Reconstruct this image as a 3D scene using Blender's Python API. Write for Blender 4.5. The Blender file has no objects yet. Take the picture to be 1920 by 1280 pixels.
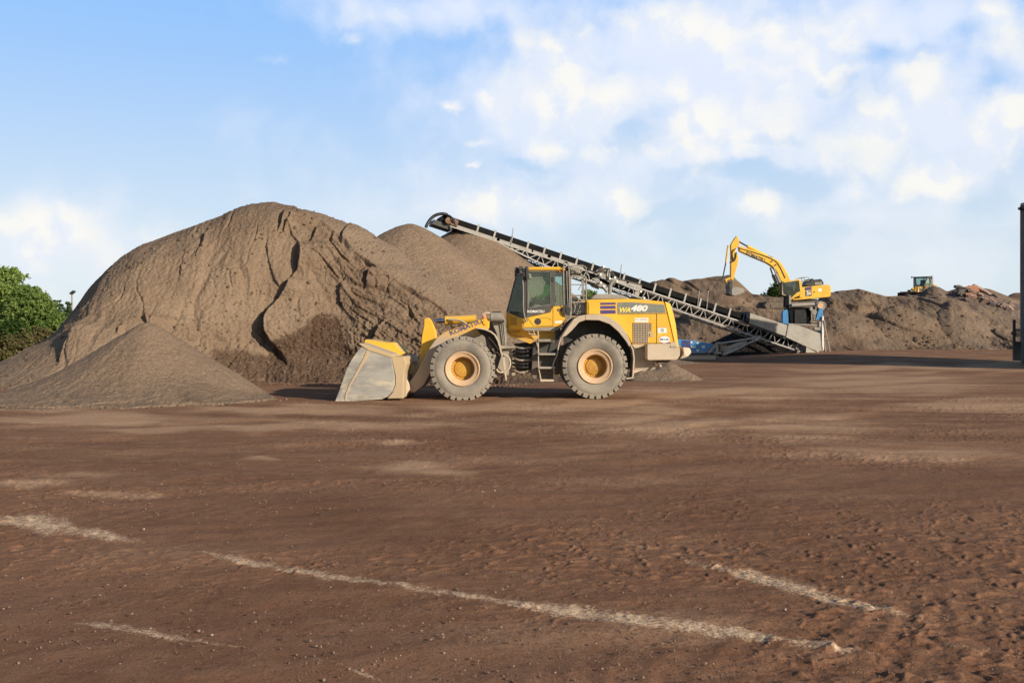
import bpy, bmesh, math, random
import numpy as np
from mathutils import Vector, Matrix

random.seed(7)
RNG = np.random.default_rng(7)
F, CX, HY, CAMH = 1844.0, 960.0, 628.0, 1.7      # focal length and horizon in photo pixels, eye height in metres
SUN_EL, SUN_AZ = math.radians(20.0), math.radians(131.0)
scene = bpy.context.scene
COL = scene.collection

def P(px, py, Y):
    """the point of the world seen at photo pixel (px, py) at distance Y"""
    return Vector(((px - CX) / F * Y, Y, CAMH - (py - HY) / F * Y))

# ------------------------------------------------------------------ noise
_perm = np.random.default_rng(3).permutation(256)
_perm = np.concatenate([_perm, _perm, _perm])
_ang = np.random.default_rng(4).random(256) * 2 * math.pi
_gx, _gy = np.cos(_ang), np.sin(_ang)

def perlin(x, y, seed=0):
    x = np.asarray(x, float) + seed * 37.17; y = np.asarray(y, float) + seed * 11.71
    xi = np.floor(x).astype(int); yi = np.floor(y).astype(int)
    xf = x - xi; yf = y - yi
    u = xf * xf * xf * (xf * (xf * 6 - 15) + 10); v = yf * yf * yf * (yf * (yf * 6 - 15) + 10)
    def g(ix, iy, fx, fy):
        h = _perm[(_perm[ix & 255] + iy) & 255]
        return _gx[h] * fx + _gy[h] * fy
    a = g(xi, yi, xf, yf); b = g(xi + 1, yi, xf - 1, yf)
    c = g(xi, yi + 1, xf, yf - 1); d = g(xi + 1, yi + 1, xf - 1, yf - 1)
    return ((a + (b - a) * u) + ((c + (d - c) * u) - (a + (b - a) * u)) * v) * 1.45

def fbm(x, y, seed=0, octv=4, gain=.5, lac=2.03):
    s = 0; a = 1.0; n = 0
    for i in range(octv):
        s = s + a * perlin(x, y, seed + i * 3); n += a
        x = x * lac; y = y * lac; a *= gain
    return s / n

def ridge(x, y, seed=0, octv=3):
    s = 0; a = 1.0; n = 0
    for i in range(octv):
        s = s + a * (1 - np.abs(perlin(x, y, seed + i * 5))); n += a
        x = x * 2.1; y = y * 2.1; a *= .5
    return s / n

def sstep(a, b, x):
    t = np.clip((x - a) / (b - a), 0, 1)
    return t * t * (3 - 2 * t)

# ------------------------------------------------------------------ objects
def tag(o, label=None, cat=None, group=None, kind=None):
    if label: o['label'] = label
    if cat: o['category'] = cat
    if group: o['group'] = group
    if kind: o['kind'] = kind
    return o

def empty(name, loc, label, cat, group=None, rz=0):
    o = bpy.data.objects.new(name, None); COL.objects.link(o)
    o.location = loc; o.rotation_euler = (0, 0, rz); o.empty_display_size = .3
    return tag(o, label, cat, group)

def root_of(o):
    while o.parent: o = o.parent
    return o

def link(name, me, m, parent=None, smooth=False):
    """link mesh data given in world coordinates as one object; under a parent it is stored relative to the thing's base"""
    o = bpy.data.objects.new(name, me); COL.objects.link(o)
    if parent is not None:
        me.transform(Matrix.Translation(-root_of(parent).location)); o.parent = parent
    for mm in (m if isinstance(m, (list, tuple)) else [m]): me.materials.append(mm)
    if smooth:
        me.polygons.foreach_set('use_smooth', [True] * len(me.polygons))
    return o

def copy_tree(o, parent=None):
    c = o.copy(); COL.objects.link(c); c.parent = parent
    for ch in o.children: copy_tree(ch, c)
    return c

class MB:
    """collects shapes of ONE part in world coordinates"""
    def __init__(s): s.bm = bmesh.new()
    def _merge(s, b):
        me = bpy.data.meshes.new('t'); b.to_mesh(me); b.free(); s.bm.from_mesh(me); bpy.data.meshes.remove(me); return s
    def prism(s, poly, Ya, Yb, ref=None, bev=.012, seg=1, near=None, far=None):
        """outline in photo pixels (at distance ref), extruded from Ya to Yb; near/far: own depth for each corner"""
        ref = ref or Ya
        b = bmesh.new(); pts = [P(px, py, ref) for px, py in poly]
        A = [b.verts.new((p.x, near[i] if near else Ya, p.z)) for i, p in enumerate(pts)]
        B = [b.verts.new((p.x, far[i] if far else Yb, p.z)) for i, p in enumerate(pts)]
        n = len(A); b.faces.new(A); b.faces.new(B[::-1])
        for i in range(n): b.faces.new((A[i], B[i], B[(i + 1) % n], A[(i + 1) % n]))
        bmesh.ops.recalc_face_normals(b, faces=b.faces)
        if bev: bmesh.ops.bevel(b, geom=list(b.edges), offset=bev, segments=seg, affect='EDGES', clamp_overlap=True)
        return s._merge(b)
    def sheet(s, line, th, Ya, Yb, ref=None, bev=.004):
        """a bent plate: open line in photo pixels, thickness th metres"""
        ref = ref or Ya
        pts = [P(px, py, ref) for px, py in line]; up = []; dn = []
        for i, p in enumerate(pts):
            d = (pts[min(i + 1, len(pts) - 1)] - pts[max(i - 1, 0)]); d.y = 0; d.normalize()
            nrm = Vector((-d.z, 0, d.x)) * th / 2
            up.append(p + nrm); dn.append(p - nrm)
        loop = up + dn[::-1]; b = bmesh.new()
        A = [b.verts.new((p.x, Ya, p.z)) for p in loop]; B = [b.verts.new((p.x, Yb, p.z)) for p in loop]
        n = len(A); k = len(pts)
        for i in range(n): b.faces.new((A[i], B[i], B[(i + 1) % n], A[(i + 1) % n]))
        for i in range(k - 1):
            b.faces.new((A[i], A[i + 1], A[n - 2 - i], A[n - 1 - i])); b.faces.new((B[i], B[n - 1 - i], B[n - 2 - i], B[i + 1]))
        bmesh.ops.recalc_face_normals(b, faces=b.faces)
        return s._merge(b)
    def hexa(s, c, bev=0):
        """eight corners: four of one face, then the matching four of the opposite face"""
        b = bmesh.new(); v = [b.verts.new(p) for p in c]
        for f in ((0, 1, 2, 3), (7, 6, 5, 4), (0, 4, 5, 1), (1, 5, 6, 2), (2, 6, 7, 3), (3, 7, 4, 0)): b.faces.new([v[i] for i in f])
        bmesh.ops.recalc_face_normals(b, faces=b.faces)
        if bev: bmesh.ops.bevel(b, geom=list(b.edges), offset=bev, segments=1, affect='EDGES', clamp_overlap=True)
        return s._merge(b)
    def box(s, x0, x1, y0, y1, z0, z1, bev=.01):
        return s.hexa([(x0, y0, z0), (x1, y0, z0), (x1, y0, z1), (x0, y0, z1), (x0, y1, z0), (x1, y1, z0), (x1, y1, z1), (x0, y1, z1)], bev)
    def bar(s, p, q, w, h=None, up=(0, 0, 1)):
        p, q = Vector(p), Vector(q); h = h or w; d = (q - p).normalized(); up = Vector(up)
        if abs(d.dot(up)) > .98: up = Vector((0, 1, 0))
        sd = d.cross(up).normalized() * w / 2; u2 = sd.cross(d).normalized() * h / 2
        return s.hexa([p - sd - u2, p + sd - u2, p + sd + u2, p - sd + u2, q - sd - u2, q + sd - u2, q + sd + u2, q - sd + u2])
    def cyl(s, p, q, r, r2=None, n=16, caps=True):
        p, q = Vector(p), Vector(q); d = q - p; b = bmesh.new()
        bmesh.ops.create_cone(b, cap_ends=caps, segments=n, radius1=r, radius2=r if r2 is None else r2, depth=d.length)
        b.transform(Matrix.Translation((p + q) / 2) @ d.to_track_quat('Z', 'Y').to_matrix().to_4x4())
        return s._merge(b)
    def tube(s, pts, r, n=8, smooth_it=0):
        pts = [Vector(p) for p in pts]
        for _ in range(smooth_it):
            q = [pts[0]]
            for a, b_ in zip(pts[:-1], pts[1:]): q += [a.lerp(b_, .25), a.lerp(b_, .75)]
            pts = q + [pts[-1]]
        b = bmesh.new(); rings = []; ref = Vector((0, 1, 0))
        for i, p in enumerate(pts):
            d = (pts[min(i + 1, len(pts) - 1)] - pts[max(i - 1, 0)]).normalized()
            if abs(d.dot(ref)) > .95: ref = Vector((1, 0, 0)) if abs(d.x) < .9 else Vector((0, 0, 1))
            s1 = d.cross(ref).normalized(); s2 = d.cross(s1)
            rings.append([b.verts.new(p + s1 * r * math.cos(2 * math.pi * k / n) + s2 * r * math.sin(2 * math.pi * k / n)) for k in range(n)])
        for a, c in zip(rings[:-1], rings[1:]):
            for k in range(n): b.faces.new((a[k], a[(k + 1) % n], c[(k + 1) % n], c[k]))
        b.faces.new(rings[0]); b.faces.new(rings[-1][::-1])
        bmesh.ops.recalc_face_normals(b, faces=b.faces)
        return s._merge(b)
    def lathe(s, prof, c, n=48):
        """profile of (radius, y) turned about the Y axis through c"""
        b = bmesh.new(); rings = []
        for r, y in prof:
            if r < 1e-5: rings.append([b.verts.new((c[0], c[1] + y, c[2]))] * n)
            else: rings.append([b.verts.new((c[0] + r * math.sin(2 * math.pi * k / n), c[1] + y, c[2] + r * math.cos(2 * math.pi * k / n))) for k in range(n)])
        for a, d in zip(rings[:-1], rings[1:]):
            for k in range(n):
                q = [a[k], a[(k + 1) % n], d[(k + 1) % n], d[k]]; u = []
                for v in q:
                    if v not in u: u.append(v)
                if len(u) > 2: b.faces.new(u)
        bmesh.ops.recalc_face_normals(b, faces=b.faces)
        return s._merge(b)
    def ball(s, c, r, sub=2, sc=(1, 1, 1)):
        b = bmesh.new(); bmesh.ops.create_icosphere(b, subdivisions=sub, radius=r)
        b.transform(Matrix.Translation(c) @ Matrix.Diagonal((*sc, 1))); return s._merge(b)
    def build(s, name, m, parent=None, smooth=None):
        me = bpy.data.meshes.new(name); s.bm.to_mesh(me); s.bm.free()
        o = link(name, me, m, parent)
        if smooth:
            me.polygons.foreach_set('use_smooth', [True] * len(me.polygons))
            try: me.set_sharp_from_angle(angle=math.radians(smooth))
            except Exception: pass
        return o

def lettering(text, at, height, m, parent, shear=0, bold=0, rot=0, width=None, thick=.004):
    """raised letters facing the camera side (-Y); at = left end of the baseline, rot = tilt in the XZ plane"""
    cu = bpy.data.curves.new('t', 'FONT'); cu.body = text; cu.size = 1; cu.shear = shear; cu.offset = bold; cu.extrude = .001
    cu.resolution_u = 3
    ob = bpy.data.objects.new('t', cu); COL.objects.link(ob)
    me = bpy.data.meshes.new_from_object(ob.evaluated_get(bpy.context.evaluated_depsgraph_get()))
    bpy.data.objects.remove(ob); bpy.data.curves.remove(cu)
    xs = [v.co.x for v in me.vertices]; ys = [v.co.y for v in me.vertices]
    w = max(xs) - min(xs); h = max(ys) - min(ys); k = height / h; kx = (width / w) if width else k
    me.transform(Matrix.Translation((-min(xs), -min(ys), 0)))
    me.transform(Matrix.Diagonal((kx, k, thick / .002, 1)))
    me.transform(Matrix.Translation(at) @ Matrix.Rotation(-rot, 4, 'Y') @ Matrix.Rotation(math.pi / 2, 4, 'X'))
    return link('lettering', me, m, parent)

# ------------------------------------------------------------------ materials
class NT:
    def __init__(s, mat):
        mat.use_nodes = True; s.t = mat.node_tree; s.t.nodes.clear()
    def n(s, typ, **kw):
        nd = s.t.nodes.new(typ)
        for k, v in kw.items():
            if hasattr(nd, k): setattr(nd, k, v)
        return nd
    def put(s, sock, v):
        if isinstance(v, bpy.types.NodeSocket): s.t.links.new(v, sock)
        elif v is not None: sock.default_value = v
    def math(s, op, a, b=None, c=None, clamp=False):
        nd = s.n('ShaderNodeMath', operation=op); nd.use_clamp = clamp
        s.put(nd.inputs[0], a)
        if b is not None: s.put(nd.inputs[1], b)
        if c is not None: s.put(nd.inputs[2], c)
        return nd.outputs[0]
    def vmath(s, op, a, b=None):
        nd = s.n('ShaderNodeVectorMath', operation=op); s.put(nd.inputs[0], a)
        if b is not None: s.put(nd.inputs[1], b)
        return nd.outputs['Value'] if op in ('LENGTH', 'DOT_PRODUCT', 'DISTANCE') else nd.outputs[0]
    def noise(s, vec, scale, detail=4, rough=.55, dist=0, out='Fac'):
        nd = s.n('ShaderNodeTexNoise'); s.put(nd.inputs['Vector'], vec); nd.inputs['Scale'].default_value = scale
        nd.inputs['Detail'].default_value = detail; nd.inputs['Roughness'].default_value = rough; nd.inputs['Distortion'].default_value = dist
        return nd.outputs[out]
    def ramp(s, v, a, b, lo=0.0, hi=1.0, smooth=True):
        nd = s.n('ShaderNodeMapRange'); nd.interpolation_type = 'SMOOTHSTEP' if smooth else 'LINEAR'; nd.clamp = True
        s.put(nd.inputs[0], v)
        for i, x in enumerate((a, b, lo, hi)): s.put(nd.inputs[i + 1], x)
        return nd.outputs[0]
    def mix(s, f, a, b, blend='MIX'):
        nd = s.n('ShaderNodeMix'); nd.data_type = 'RGBA'; nd.blend_type = blend
        s.put(nd.inputs[0], f); s.put(nd.inputs[6], c4(a)); s.put(nd.inputs[7], c4(b)); return nd.outputs[2]
    def attr(s, name):
        nd = s.n('ShaderNodeAttribute'); nd.attribute_name = name; return nd.outputs['Fac']
    def bump(s, h, strength, dist=.02):
        nd = s.n('ShaderNodeBump'); s.put(nd.inputs['Strength'], strength); nd.inputs['Distance'].default_value = dist
        s.put(nd.inputs['Height'], h); return nd.outputs[0]
    def principled(s, color, rough, metal=0, normal=None, spec=.5, **kw):
        b = s.n('ShaderNodeBsdfPrincipled'); s.put(b.inputs['Base Color'], c4(color)); s.put(b.inputs['Roughness'], rough)
        s.put(b.inputs['Metallic'], metal); s.put(b.inputs['Specular IOR Level'], spec)
        if normal is not None: s.put(b.inputs['Normal'], normal)
        for k, v in kw.items(): s.put(b.inputs[k], v)
        o = s.n('ShaderNodeOutputMaterial'); s.t.links.new(b.outputs[0], o.inputs[0]); return b

def c4(c):
    if isinstance(c, (tuple, list)) and len(c) == 3: return (*c, 1.0)
    return c

def srgb(r, g, b):
    f = lambda v: (v / 255 / 12.92) if v <= 10 else ((v / 255 + .055) / 1.055) ** 2.4
    return (f(r), f(g), f(b))

DUST = (.43, .335, .235)
def mat(name, col, rough=.5, metal=0, col2=None, scale=3, lo=.42, hi=.62, bump=.15, bscale=30, dust=None, dustcol=DUST, spec=.4, speck=.12):
    """paint, steel, rubber: mottled, scuffed, dusty towards the ground and on ledges (dust=(height of full dust, height of none, patchiness))"""
    m = bpy.data.materials.new(name); t = NT(m)
    tc = t.n('ShaderNodeTexCoord').outputs['Object']
    n1 = t.noise(tc, scale, 6, .62); n2 = t.noise(tc, scale * 7, 4, .6)
    c = t.mix(t.ramp(n1, lo, hi), col, col2 if col2 else tuple(v * .8 for v in col))
    c = t.mix(speck, c, t.mix(t.ramp(n2, .35, .65), (0, 0, 0), (1, 1, 1)), 'SOFT_LIGHT')
    r = t.math('ADD', rough - .08, t.math('MULTIPLY', n2, .16))
    if dust:
        z = t.n('ShaderNodeSeparateXYZ'); t.put(z.inputs[0], tc)
        nz = t.n('ShaderNodeNewGeometry'); sx = t.n('ShaderNodeSeparateXYZ'); t.put(sx.inputs[0], nz.outputs['Normal'])
        f = t.ramp(z.outputs[2], dust[0], dust[1], 1.0, dust[3] if len(dust) > 3 else .05)
        f = t.math('ADD', f, t.math('MULTIPLY', t.math('SUBTRACT', t.noise(tc, 2.2, 7, .66), .5), dust[2]))
        f = t.math('ADD', f, t.math('MULTIPLY', t.ramp(sx.outputs[2], .4, 1.0), .35), clamp=True)
        c = t.mix(f, c, dustcol); r = t.math('ADD', r, t.math('MULTIPLY', f, .35), clamp=True)
        metal = t.math('MULTIPLY', t.math('SUBTRACT', 1.0, f), metal) if metal else 0
    nb = t.bump(t.noise(tc, bscale, 4, .6), bump, .01) if bump else None
    t.principled(c, r, metal, nb, spec)
    return m

def grimy(name, col, dust0, dust1, floor=.05):
    """machine paint with dust low down, thin rain streaks, rubbed spots and small chips"""
    m = bpy.data.materials.new(name); t = NT(m); tc = t.n('ShaderNodeTexCoord').outputs['Object']
    z = t.n('ShaderNodeSeparateXYZ'); t.put(z.inputs[0], tc); n1 = t.noise(tc, 1.1, 6, .65); n2 = t.noise(tc, 6, 6, .68); n3 = t.noise(tc, 38, 3, .7)
    st = t.noise(t.vmath('MULTIPLY', tc, (9, 9, .55)), 1.0, 5, .65)
    c = t.mix(t.ramp(n1, .35, .68), col, tuple(v * .88 for v in col))
    c = t.mix(t.math('MULTIPLY', t.ramp(st, .56, .74), .30), c, (.50, .33, .13))
    c = t.mix(t.math('MULTIPLY', t.ramp(st, .42, .28), .22), c, (.22, .12, .03))
    c = t.mix(t.math('MULTIPLY', t.ramp(n3, .70, .76), t.ramp(n2, .5, .65)), c, (.12, .085, .06))
    f = t.ramp(z.outputs[2], dust0, dust1, .85, floor)
    f = t.math('ADD', f, t.math('MULTIPLY', t.math('SUBTRACT', n2, .48), .42), clamp=True)
    nz = t.n('ShaderNodeNewGeometry'); sx = t.n('ShaderNodeSeparateXYZ'); t.put(sx.inputs[0], nz.outputs['Normal'])
    f = t.math('ADD', f, t.math('MULTIPLY', t.ramp(sx.outputs[2], .4, 1.0), .45), clamp=True)
    c = t.mix(f, c, DUST); r = t.math('ADD', .40, t.math('ADD', t.math('MULTIPLY', f, .4), t.math('MULTIPLY', n2, .12)), clamp=True)
    t.principled(c, r, 0, t.bump(t.math('ADD', t.math('MULTIPLY', n1, 4.0), t.math('MULTIPLY', n3, .25)), .12, .02), .4); return m

def bucket_side():
    """ground-bare steel with drag scratches, leftover cream paint and stuck dust"""
    m = bpy.data.materials.new('scoured_bucket_plate'); t = NT(m); tc = t.n('ShaderNodeTexCoord').outputs['Object']
    w = t.vmath('ADD', tc, t.vmath('SCALE', t.noise(tc, .8, 3, .5, out='Color')))
    a = t.noise(t.vmath('MULTIPLY', tc, (.9, 1, 3.2)), 1.3, 6, .62); b = t.noise(t.vmath('MULTIPLY', tc, (2.5, 1, 22)), 1.6, 5, .7); g = t.noise(tc, 26, 4, .7)
    c = t.mix(t.ramp(a, .34, .62), (.30, .285, .26), (.43, .405, .355))
    c = t.mix(t.math('MULTIPLY', t.ramp(b, .54, .72), .5), c, (.52, .49, .43))
    p = t.ramp(t.math('ADD', t.noise(t.vmath('MULTIPLY', tc, (.7, 1, 1.8)), 1.9, 7, .68), t.math('MULTIPLY', t.math('SUBTRACT', g, .5), .25)), .45, .62)
    c = t.mix(t.math('MULTIPLY', p, .6), c, (.56, .47, .31))
    c = t.mix(t.math('MULTIPLY', t.ramp(g, .60, .72), .4), c, (.20, .15, .11))
    t.principled(c, t.math('ADD', .30, t.math('ADD', t.math('MULTIPLY', p, .3), t.math('MULTIPLY', b, .2))), t.math('MULTIPLY', t.math('SUBTRACT', 1.0, p), .22), t.bump(t.math('ADD', t.math('MULTIPLY', a, 3.0), g), .14, .02), .4); return m

def glass(name, tint=(.80, .89, .86), film=.09):
    m = bpy.data.materials.new(name); t = NT(m)
    tr = t.n('ShaderNodeBsdfTransparent'); tr.inputs[0].default_value = (*tint, 1)
    gl = t.n('ShaderNodeBsdfGlossy'); gl.inputs['Roughness'].default_value = .03; gl.inputs[0].default_value = (.95, 1, .98, 1)
    df = t.n('ShaderNodeBsdfDiffuse'); df.inputs[0].default_value = (.42, .42, .38, 1)
    tc = t.n('ShaderNodeTexCoord').outputs['Object']
    fr = t.n('ShaderNodeFresnel'); fr.inputs[0].default_value = 1.5
    a = t.n('ShaderNodeMixShader'); t.put(a.inputs[0], t.math('ADD', fr.outputs[0], .01)); t.put(a.inputs[1], tr.outputs[0]); t.put(a.inputs[2], gl.outputs[0])
    b = t.n('ShaderNodeMixShader'); t.put(b.inputs[0], t.math('MULTIPLY', t.ramp(t.noise(tc, 2.5, 6, .6), .3, .75), film)); t.put(b.inputs[1], a.outputs[0]); t.put(b.inputs[2], df.outputs[0])
    o = t.n('ShaderNodeOutputMaterial'); t.t.links.new(b.outputs[0], o.inputs[0])
    return m

M = {}
M['yellow'] = mat('yellow_paint', (.78, .42, .026), .42, 0, (.70, .35, .022), 2.2, dust=(.5, 1.75, .45), spec=.4)
M['boom'] = mat('dust_worn_boom_paint', (.78, .42, .03), .5, 0, (.70, .36, .03), 2.0, dust=(1.45, 2.02, .5, .0), dustcol=(.43, .345, .26), spec=.35)
M['yellow_clean'] = mat('yellow_hood_paint', (.82, .47, .028), .4, 0, (.77, .42, .026), 1.2, .35, .68, dust=(.6, 1.45, .3, .0), spec=.4, speck=.06)
M['yellow_far'] = mat('weathered_yellow_paint', (.80, .47, .04), .5, 0, (.72, .41, .04), 1.2, dust=(-1, .6, .35, .06), spec=.3)
M['rim'] = mat('dusty_yellow_rim', (.52, .285, .025), .55, 0, (.36, .19, .025), 3, dust=(0, .1, .8, .12), dustcol=(.60, .36, .20))
M['rim_lip'] = mat('dusty_rim_lip', (.62, .40, .22), .65, 0, (.52, .33, .18), 4, dust=(0, .1, .9, .5), dustcol=(.58, .42, .28))
M['beige'] = mat('dust_caked_steel', (.46, .385, .29), .75, 0, (.38, .32, .245), 2.0, .35, .7, dust=(.3, 1.4, .7, .4), dustcol=(.56, .45, .325))
M['grey'] = mat('dusty_grey_paint', (.24, .23, .205), .6, 0, (.17, .162, .145), 3, dust=(.2, 1.8, .7, .3), dustcol=(.40, .335, .255))
M['dark'] = mat('dark_charcoal_steel', (.035, .034, .034), .55, 0, (.05, .048, .045), 3, dust=(.1, 1.6, .8, .02), dustcol=(.22, .18, .135))
M['black'] = mat('black_rubber_hose', (.016, .016, .017), .55, 0, (.03, .03, .03), 5)
M['rubber'] = mat('dusty_tyre_rubber', (.13, .12, .108), .88, 0, (.20, .18, .155), 2.2, .38, .62, bump=.4, bscale=22, dust=(.0, .5, 1.4, .56), dustcol=(.335, .29, .23), spec=.15, speck=.06)
M['steel'] = mat('worn_bucket_steel', (.36, .345, .32), .38, .35, (.29, .275, .255), .9, .3, .7, bump=.10, bscale=9, dust=(0, .1, .9, .15), dustcol=(.46, .42, .36), speck=.06)
M['chrome'] = mat('polished_rod', (.55, .57, .62), .18, 1.0, (.45, .47, .5), 3, bump=0)
M['cream'] = mat('worn_cream_paint', (.62, .46, .22), .55, 0, (.60, .38, .08), 3.5, dust=(0, .1, .8, .25), dustcol=(.56, .44, .29))
M['cabgrey'] = mat('charcoal_cab_paint', (.055, .055, .055), .45, 0, (.07, .068, .065), 2, dust=(1.2, 2.4, .3, .06))
M['seat'] = mat('dark_seat_cloth', (.02, .021, .023), .85, 0, (.03, .03, .03), 6)
M['purple'] = mat('purple_decal', (.075, .05, .17), .45, 0, (.09, .06, .18), 3, bump=0)
M['faded'] = mat('faded_grey_purple_decal', (.11, .09, .13), .6, 0, (.19, .16, .17), 9, bump=0)
M['decal_grey'] = mat('grey_green_decal', (.19, .20, .165), .45, 0, (.21, .215, .18), 2, bump=0)
M['decal_white'] = mat('white_decal', (.80, .78, .72), .45, 0, (.74, .70, .62), 4, bump=0)
M['decal_yellow'] = mat('pale_yellow_decal', (.80, .62, .12), .45, 0, (.78, .58, .1), 4, bump=0)
M['decal_red'] = mat('faded_red_decal', (.62, .16, .12), .5, 0, (.66, .26, .2), 4, bump=0)
M['decal_blue'] = mat('dark_blue_lettering', (.06, .07, .2), .5, 0, (.1, .1, .22), 4, bump=0)
M['ink'] = mat('dark_brown_lettering', (.10, .045, .012), .5, 0, (.12, .05, .015), 4, bump=0)
M['lampglass'] = mat('lamp_lens', (.62, .64, .62), .15, 0, (.5, .52, .5), 6, bump=0)
M['orange'] = mat('orange_lens', (.6, .16, .03), .3, 0, (.5, .12, .02), 6, bump=0)
M['galv'] = mat('galvanised_truss_steel', (.28, .275, .265), .5, .2, (.21, .205, .195), 2, dust=(-3, -2, .5, .18), dustcol=(.40, .36, .30))
M['panel'] = mat('pale_grey_panel', (.31, .295, .26), .6, 0, (.25, .235, .205), .9, dust=(-3, -2, .5, .2), dustcol=(.34, .285, .215))
M['belt'] = mat('black_conveyor_belt', (.008, .008, .008), .75, 0, (.012, .012, .012), 2, spec=.08, speck=0)
M['blue'] = mat('blue_machine_paint', (.04, .24, .50), .45, 0, (.035, .20, .44), 1.6, dust=(.0, .9, .45, .05))
M['rust'] = mat('rusty_brown_steel', (.16, .085, .05), .75, 0, (.24, .15, .10), 3)
M['trackpad'] = mat('dirty_track_steel', (.10, .085, .07), .7, .3, (.16, .125, .09), 4, dust=(-1, 0, .8, .3), dustcol=(.25, .19, .13))
M['shed'] = mat('blue_grey_cladding', (.22, .23, .25), .55, 0, (.19, .2, .22), .5)
M['vest'] = mat('hi_vis_green_cloth', (.42, .98, .08), .8, 0, (.36, .95, .08), 8)
M['skin'] = mat('skin', (.45, .26, .17), .55, 0, (.42, .23, .15), 8)
M['denim'] = mat('dark_work_trousers', (.03, .035, .05), .85, 0, (.04, .045, .06), 8)
M['cap'] = mat('dark_cap_cloth', (.02, .025, .024), .85, 0, (.03, .03, .03), 8)
M['yellow_clean'] = grimy('grimy_yellow_paint', (.80, .45, .028), .55, 1.35, .05)
M['yellow'] = grimy('dusty_yellow_paint', (.76, .41, .027), .5, 1.75, .10)
M['plate'] = bucket_side()
M['cream'] = grimy('scraped_cream_paint', (.62, .43, .15), .2, 1.5, .55)
M['glass'] = glass('tinted_cab_glass')
M['glass_far'] = glass('dark_cab_glass', (.45, .52, .50), .05)
# ================================================================== the wheel loader in the foreground
LY = 26.95                                    # its centre line
L = empty('wheel_loader', (P(990, 751, 25.5).x, LY, 0.0), 'large dusty yellow wheel loader with its bucket lowered at the foot of the big stockpile', 'wheel loader')
def pr(name, poly, Ya, Yb, m, parent=L, **kw):
    return MB().prism(poly, Ya, Yb, **kw).build(name, m, parent)
def mir(Y): return 2 * LY - Y

# ---- wheels
def make_wheel(px, py, Y, R=.847):
    """Y = outer face; sign tells which way the outer face looks"""
    s = 1 if Y < LY else -1
    ref = P(px, py, 25.5); c = (ref.x, Y, ref.z)
    q = lambda prof: [(r, s * y) for r, y in prof]
    h = MB(); h.lathe(q([(.455, .055), (.455, .02), (.445, .0), (.425, .0), (.415, .022), (.405, .03), (.385, .03), (.375, .042), (.325, .05), (.312, .06), (.302, .075)]), c)
    w = h.build('wheel', M['rim_lip'], L, smooth=35)
    d = MB(); d.lathe(q([(.303, .072), (.298, .22), (.29, .285), (.225, .295), (.215, .265), (.17, .25), (.0, .245)]), c)
    for k in range(20):
        a = 2 * math.pi * k / 20; p = Vector((c[0] + .258 * math.sin(a), c[1] + s * .29, c[2] + .258 * math.cos(a)))
        d.cyl(p, p - Vector((0, s * .02, 0)), .014, n=6)
    for k in range(12):
        a = 2 * math.pi * k / 12; p = Vector((c[0] + .14 * math.sin(a), c[1] + s * .25, c[2] + .14 * math.cos(a)))
        d.cyl(p, p - Vector((0, s * .014, 0)), .010, n=6)
    d.build('hub', M['rim'], w, smooth=35)
    t = MB()
    t.lathe(q([(.452, .06), (.47, .035), (.52, .012), (.60, -.012), (.67, -.012), (.715, .004), (.735, .014), (.745, .01), (.775, .03), (.79, .065), (.792, .30), (.792, .37), (.79, .605), (.775, .64), (.735, .66), (.66, .68), (.55, .66), (.46, .61)]), c, 96)
    N = 29
    for row in range(2):
        for k in range(N):
            a0 = 2 * math.pi * (k + .5 * row) / N; da = 2 * math.pi / N * .38
            y0, y1 = (.004, .30) if row == 0 else (.37, .666)
            sk = .055 if row == 0 else -.055
            cc = []
            for (r, ya, tw) in (('in', y0, 0), ('in', y1, sk), ('out', y1, sk), ('out', y0, 0)):
                rr = .755 if r == 'in' else R
                yy = ya
                if r == 'out' and ((row == 0 and ya == y0) or (row == 1 and ya == y1)): yy = ya + (.018 if row == 0 else -.018)
                cc.append((rr, yy, tw))
            corners = []
            for sg in (-1, 1):
                for rr, yy, tw in cc:
                    a = a0 + sg * da * (1.0 if rr < .8 else .9) + tw
                    corners.append((c[0] + rr * math.sin(a), c[1] + s * yy, c[2] + rr * math.cos(a)))
            t.hexa(corners, .006)
    t.build('tyre', M['rubber'], w, smooth=30)
    return w
for px, py in ((867, 691.5), (1116, 687)):
    for Y in (25.5, mir(25.5)): make_wheel(px, py, Y)

# ---- bucket
BN, BF = 25.22, mir(25.22)
shell_in = [(630, 753), (656, 751.2), (700, 748.5), (716, 746.5), (727, 741), (734, 733), (738, 722), (738.5, 708), (735.5, 687), (732, 669), (704, 657), (677, 646.5)]
bk = MB().sheet(shell_in, .05, BN + .03, BF - .03, ref=BN)
bucket = bk.build('bucket', M['steel'], L)
side = [(627.5, 754.2), (636.4, 730), (643.5, 710.3), (649.5, 692.8), (658.3, 675.3), (668, 661), (678, 650), (688, 654), (732.6, 668), (736.3, 686), (740, 708), (739.5, 723), (734.5, 735.5), (726, 744), (715, 748.3), (656, 752.6)]
for Ya, Yb in ((BN - .012, BN + .025), (BF - .025, BF + .012)):
    sp = MB().prism(side, Ya, Yb, ref=BN, bev=.008).build('side_plate', M['plate'], bucket)
    o = -.02 if Ya < LY else .037
    MB().prism([(688, 657), (694, 659.5), (684, 679), (668, 704), (657, 724), (650.5, 740), (650, 752), (646, 752.4), (648, 737), (655, 720), (666, 700), (679, 676)], Ya + o, Ya + o + .02, ref=BN, bev=.008).build('wear_strip', M['cream'], sp)
    MB().prism([(627.2, 755), (639, 726.5), (644.5, 727.5), (634, 750), (656, 749), (656, 753.4)], Ya + o * .8, Ya + o * .8 + .02, ref=BN, bev=.006).build('corner_guard', M['steel'], sp)
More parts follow.
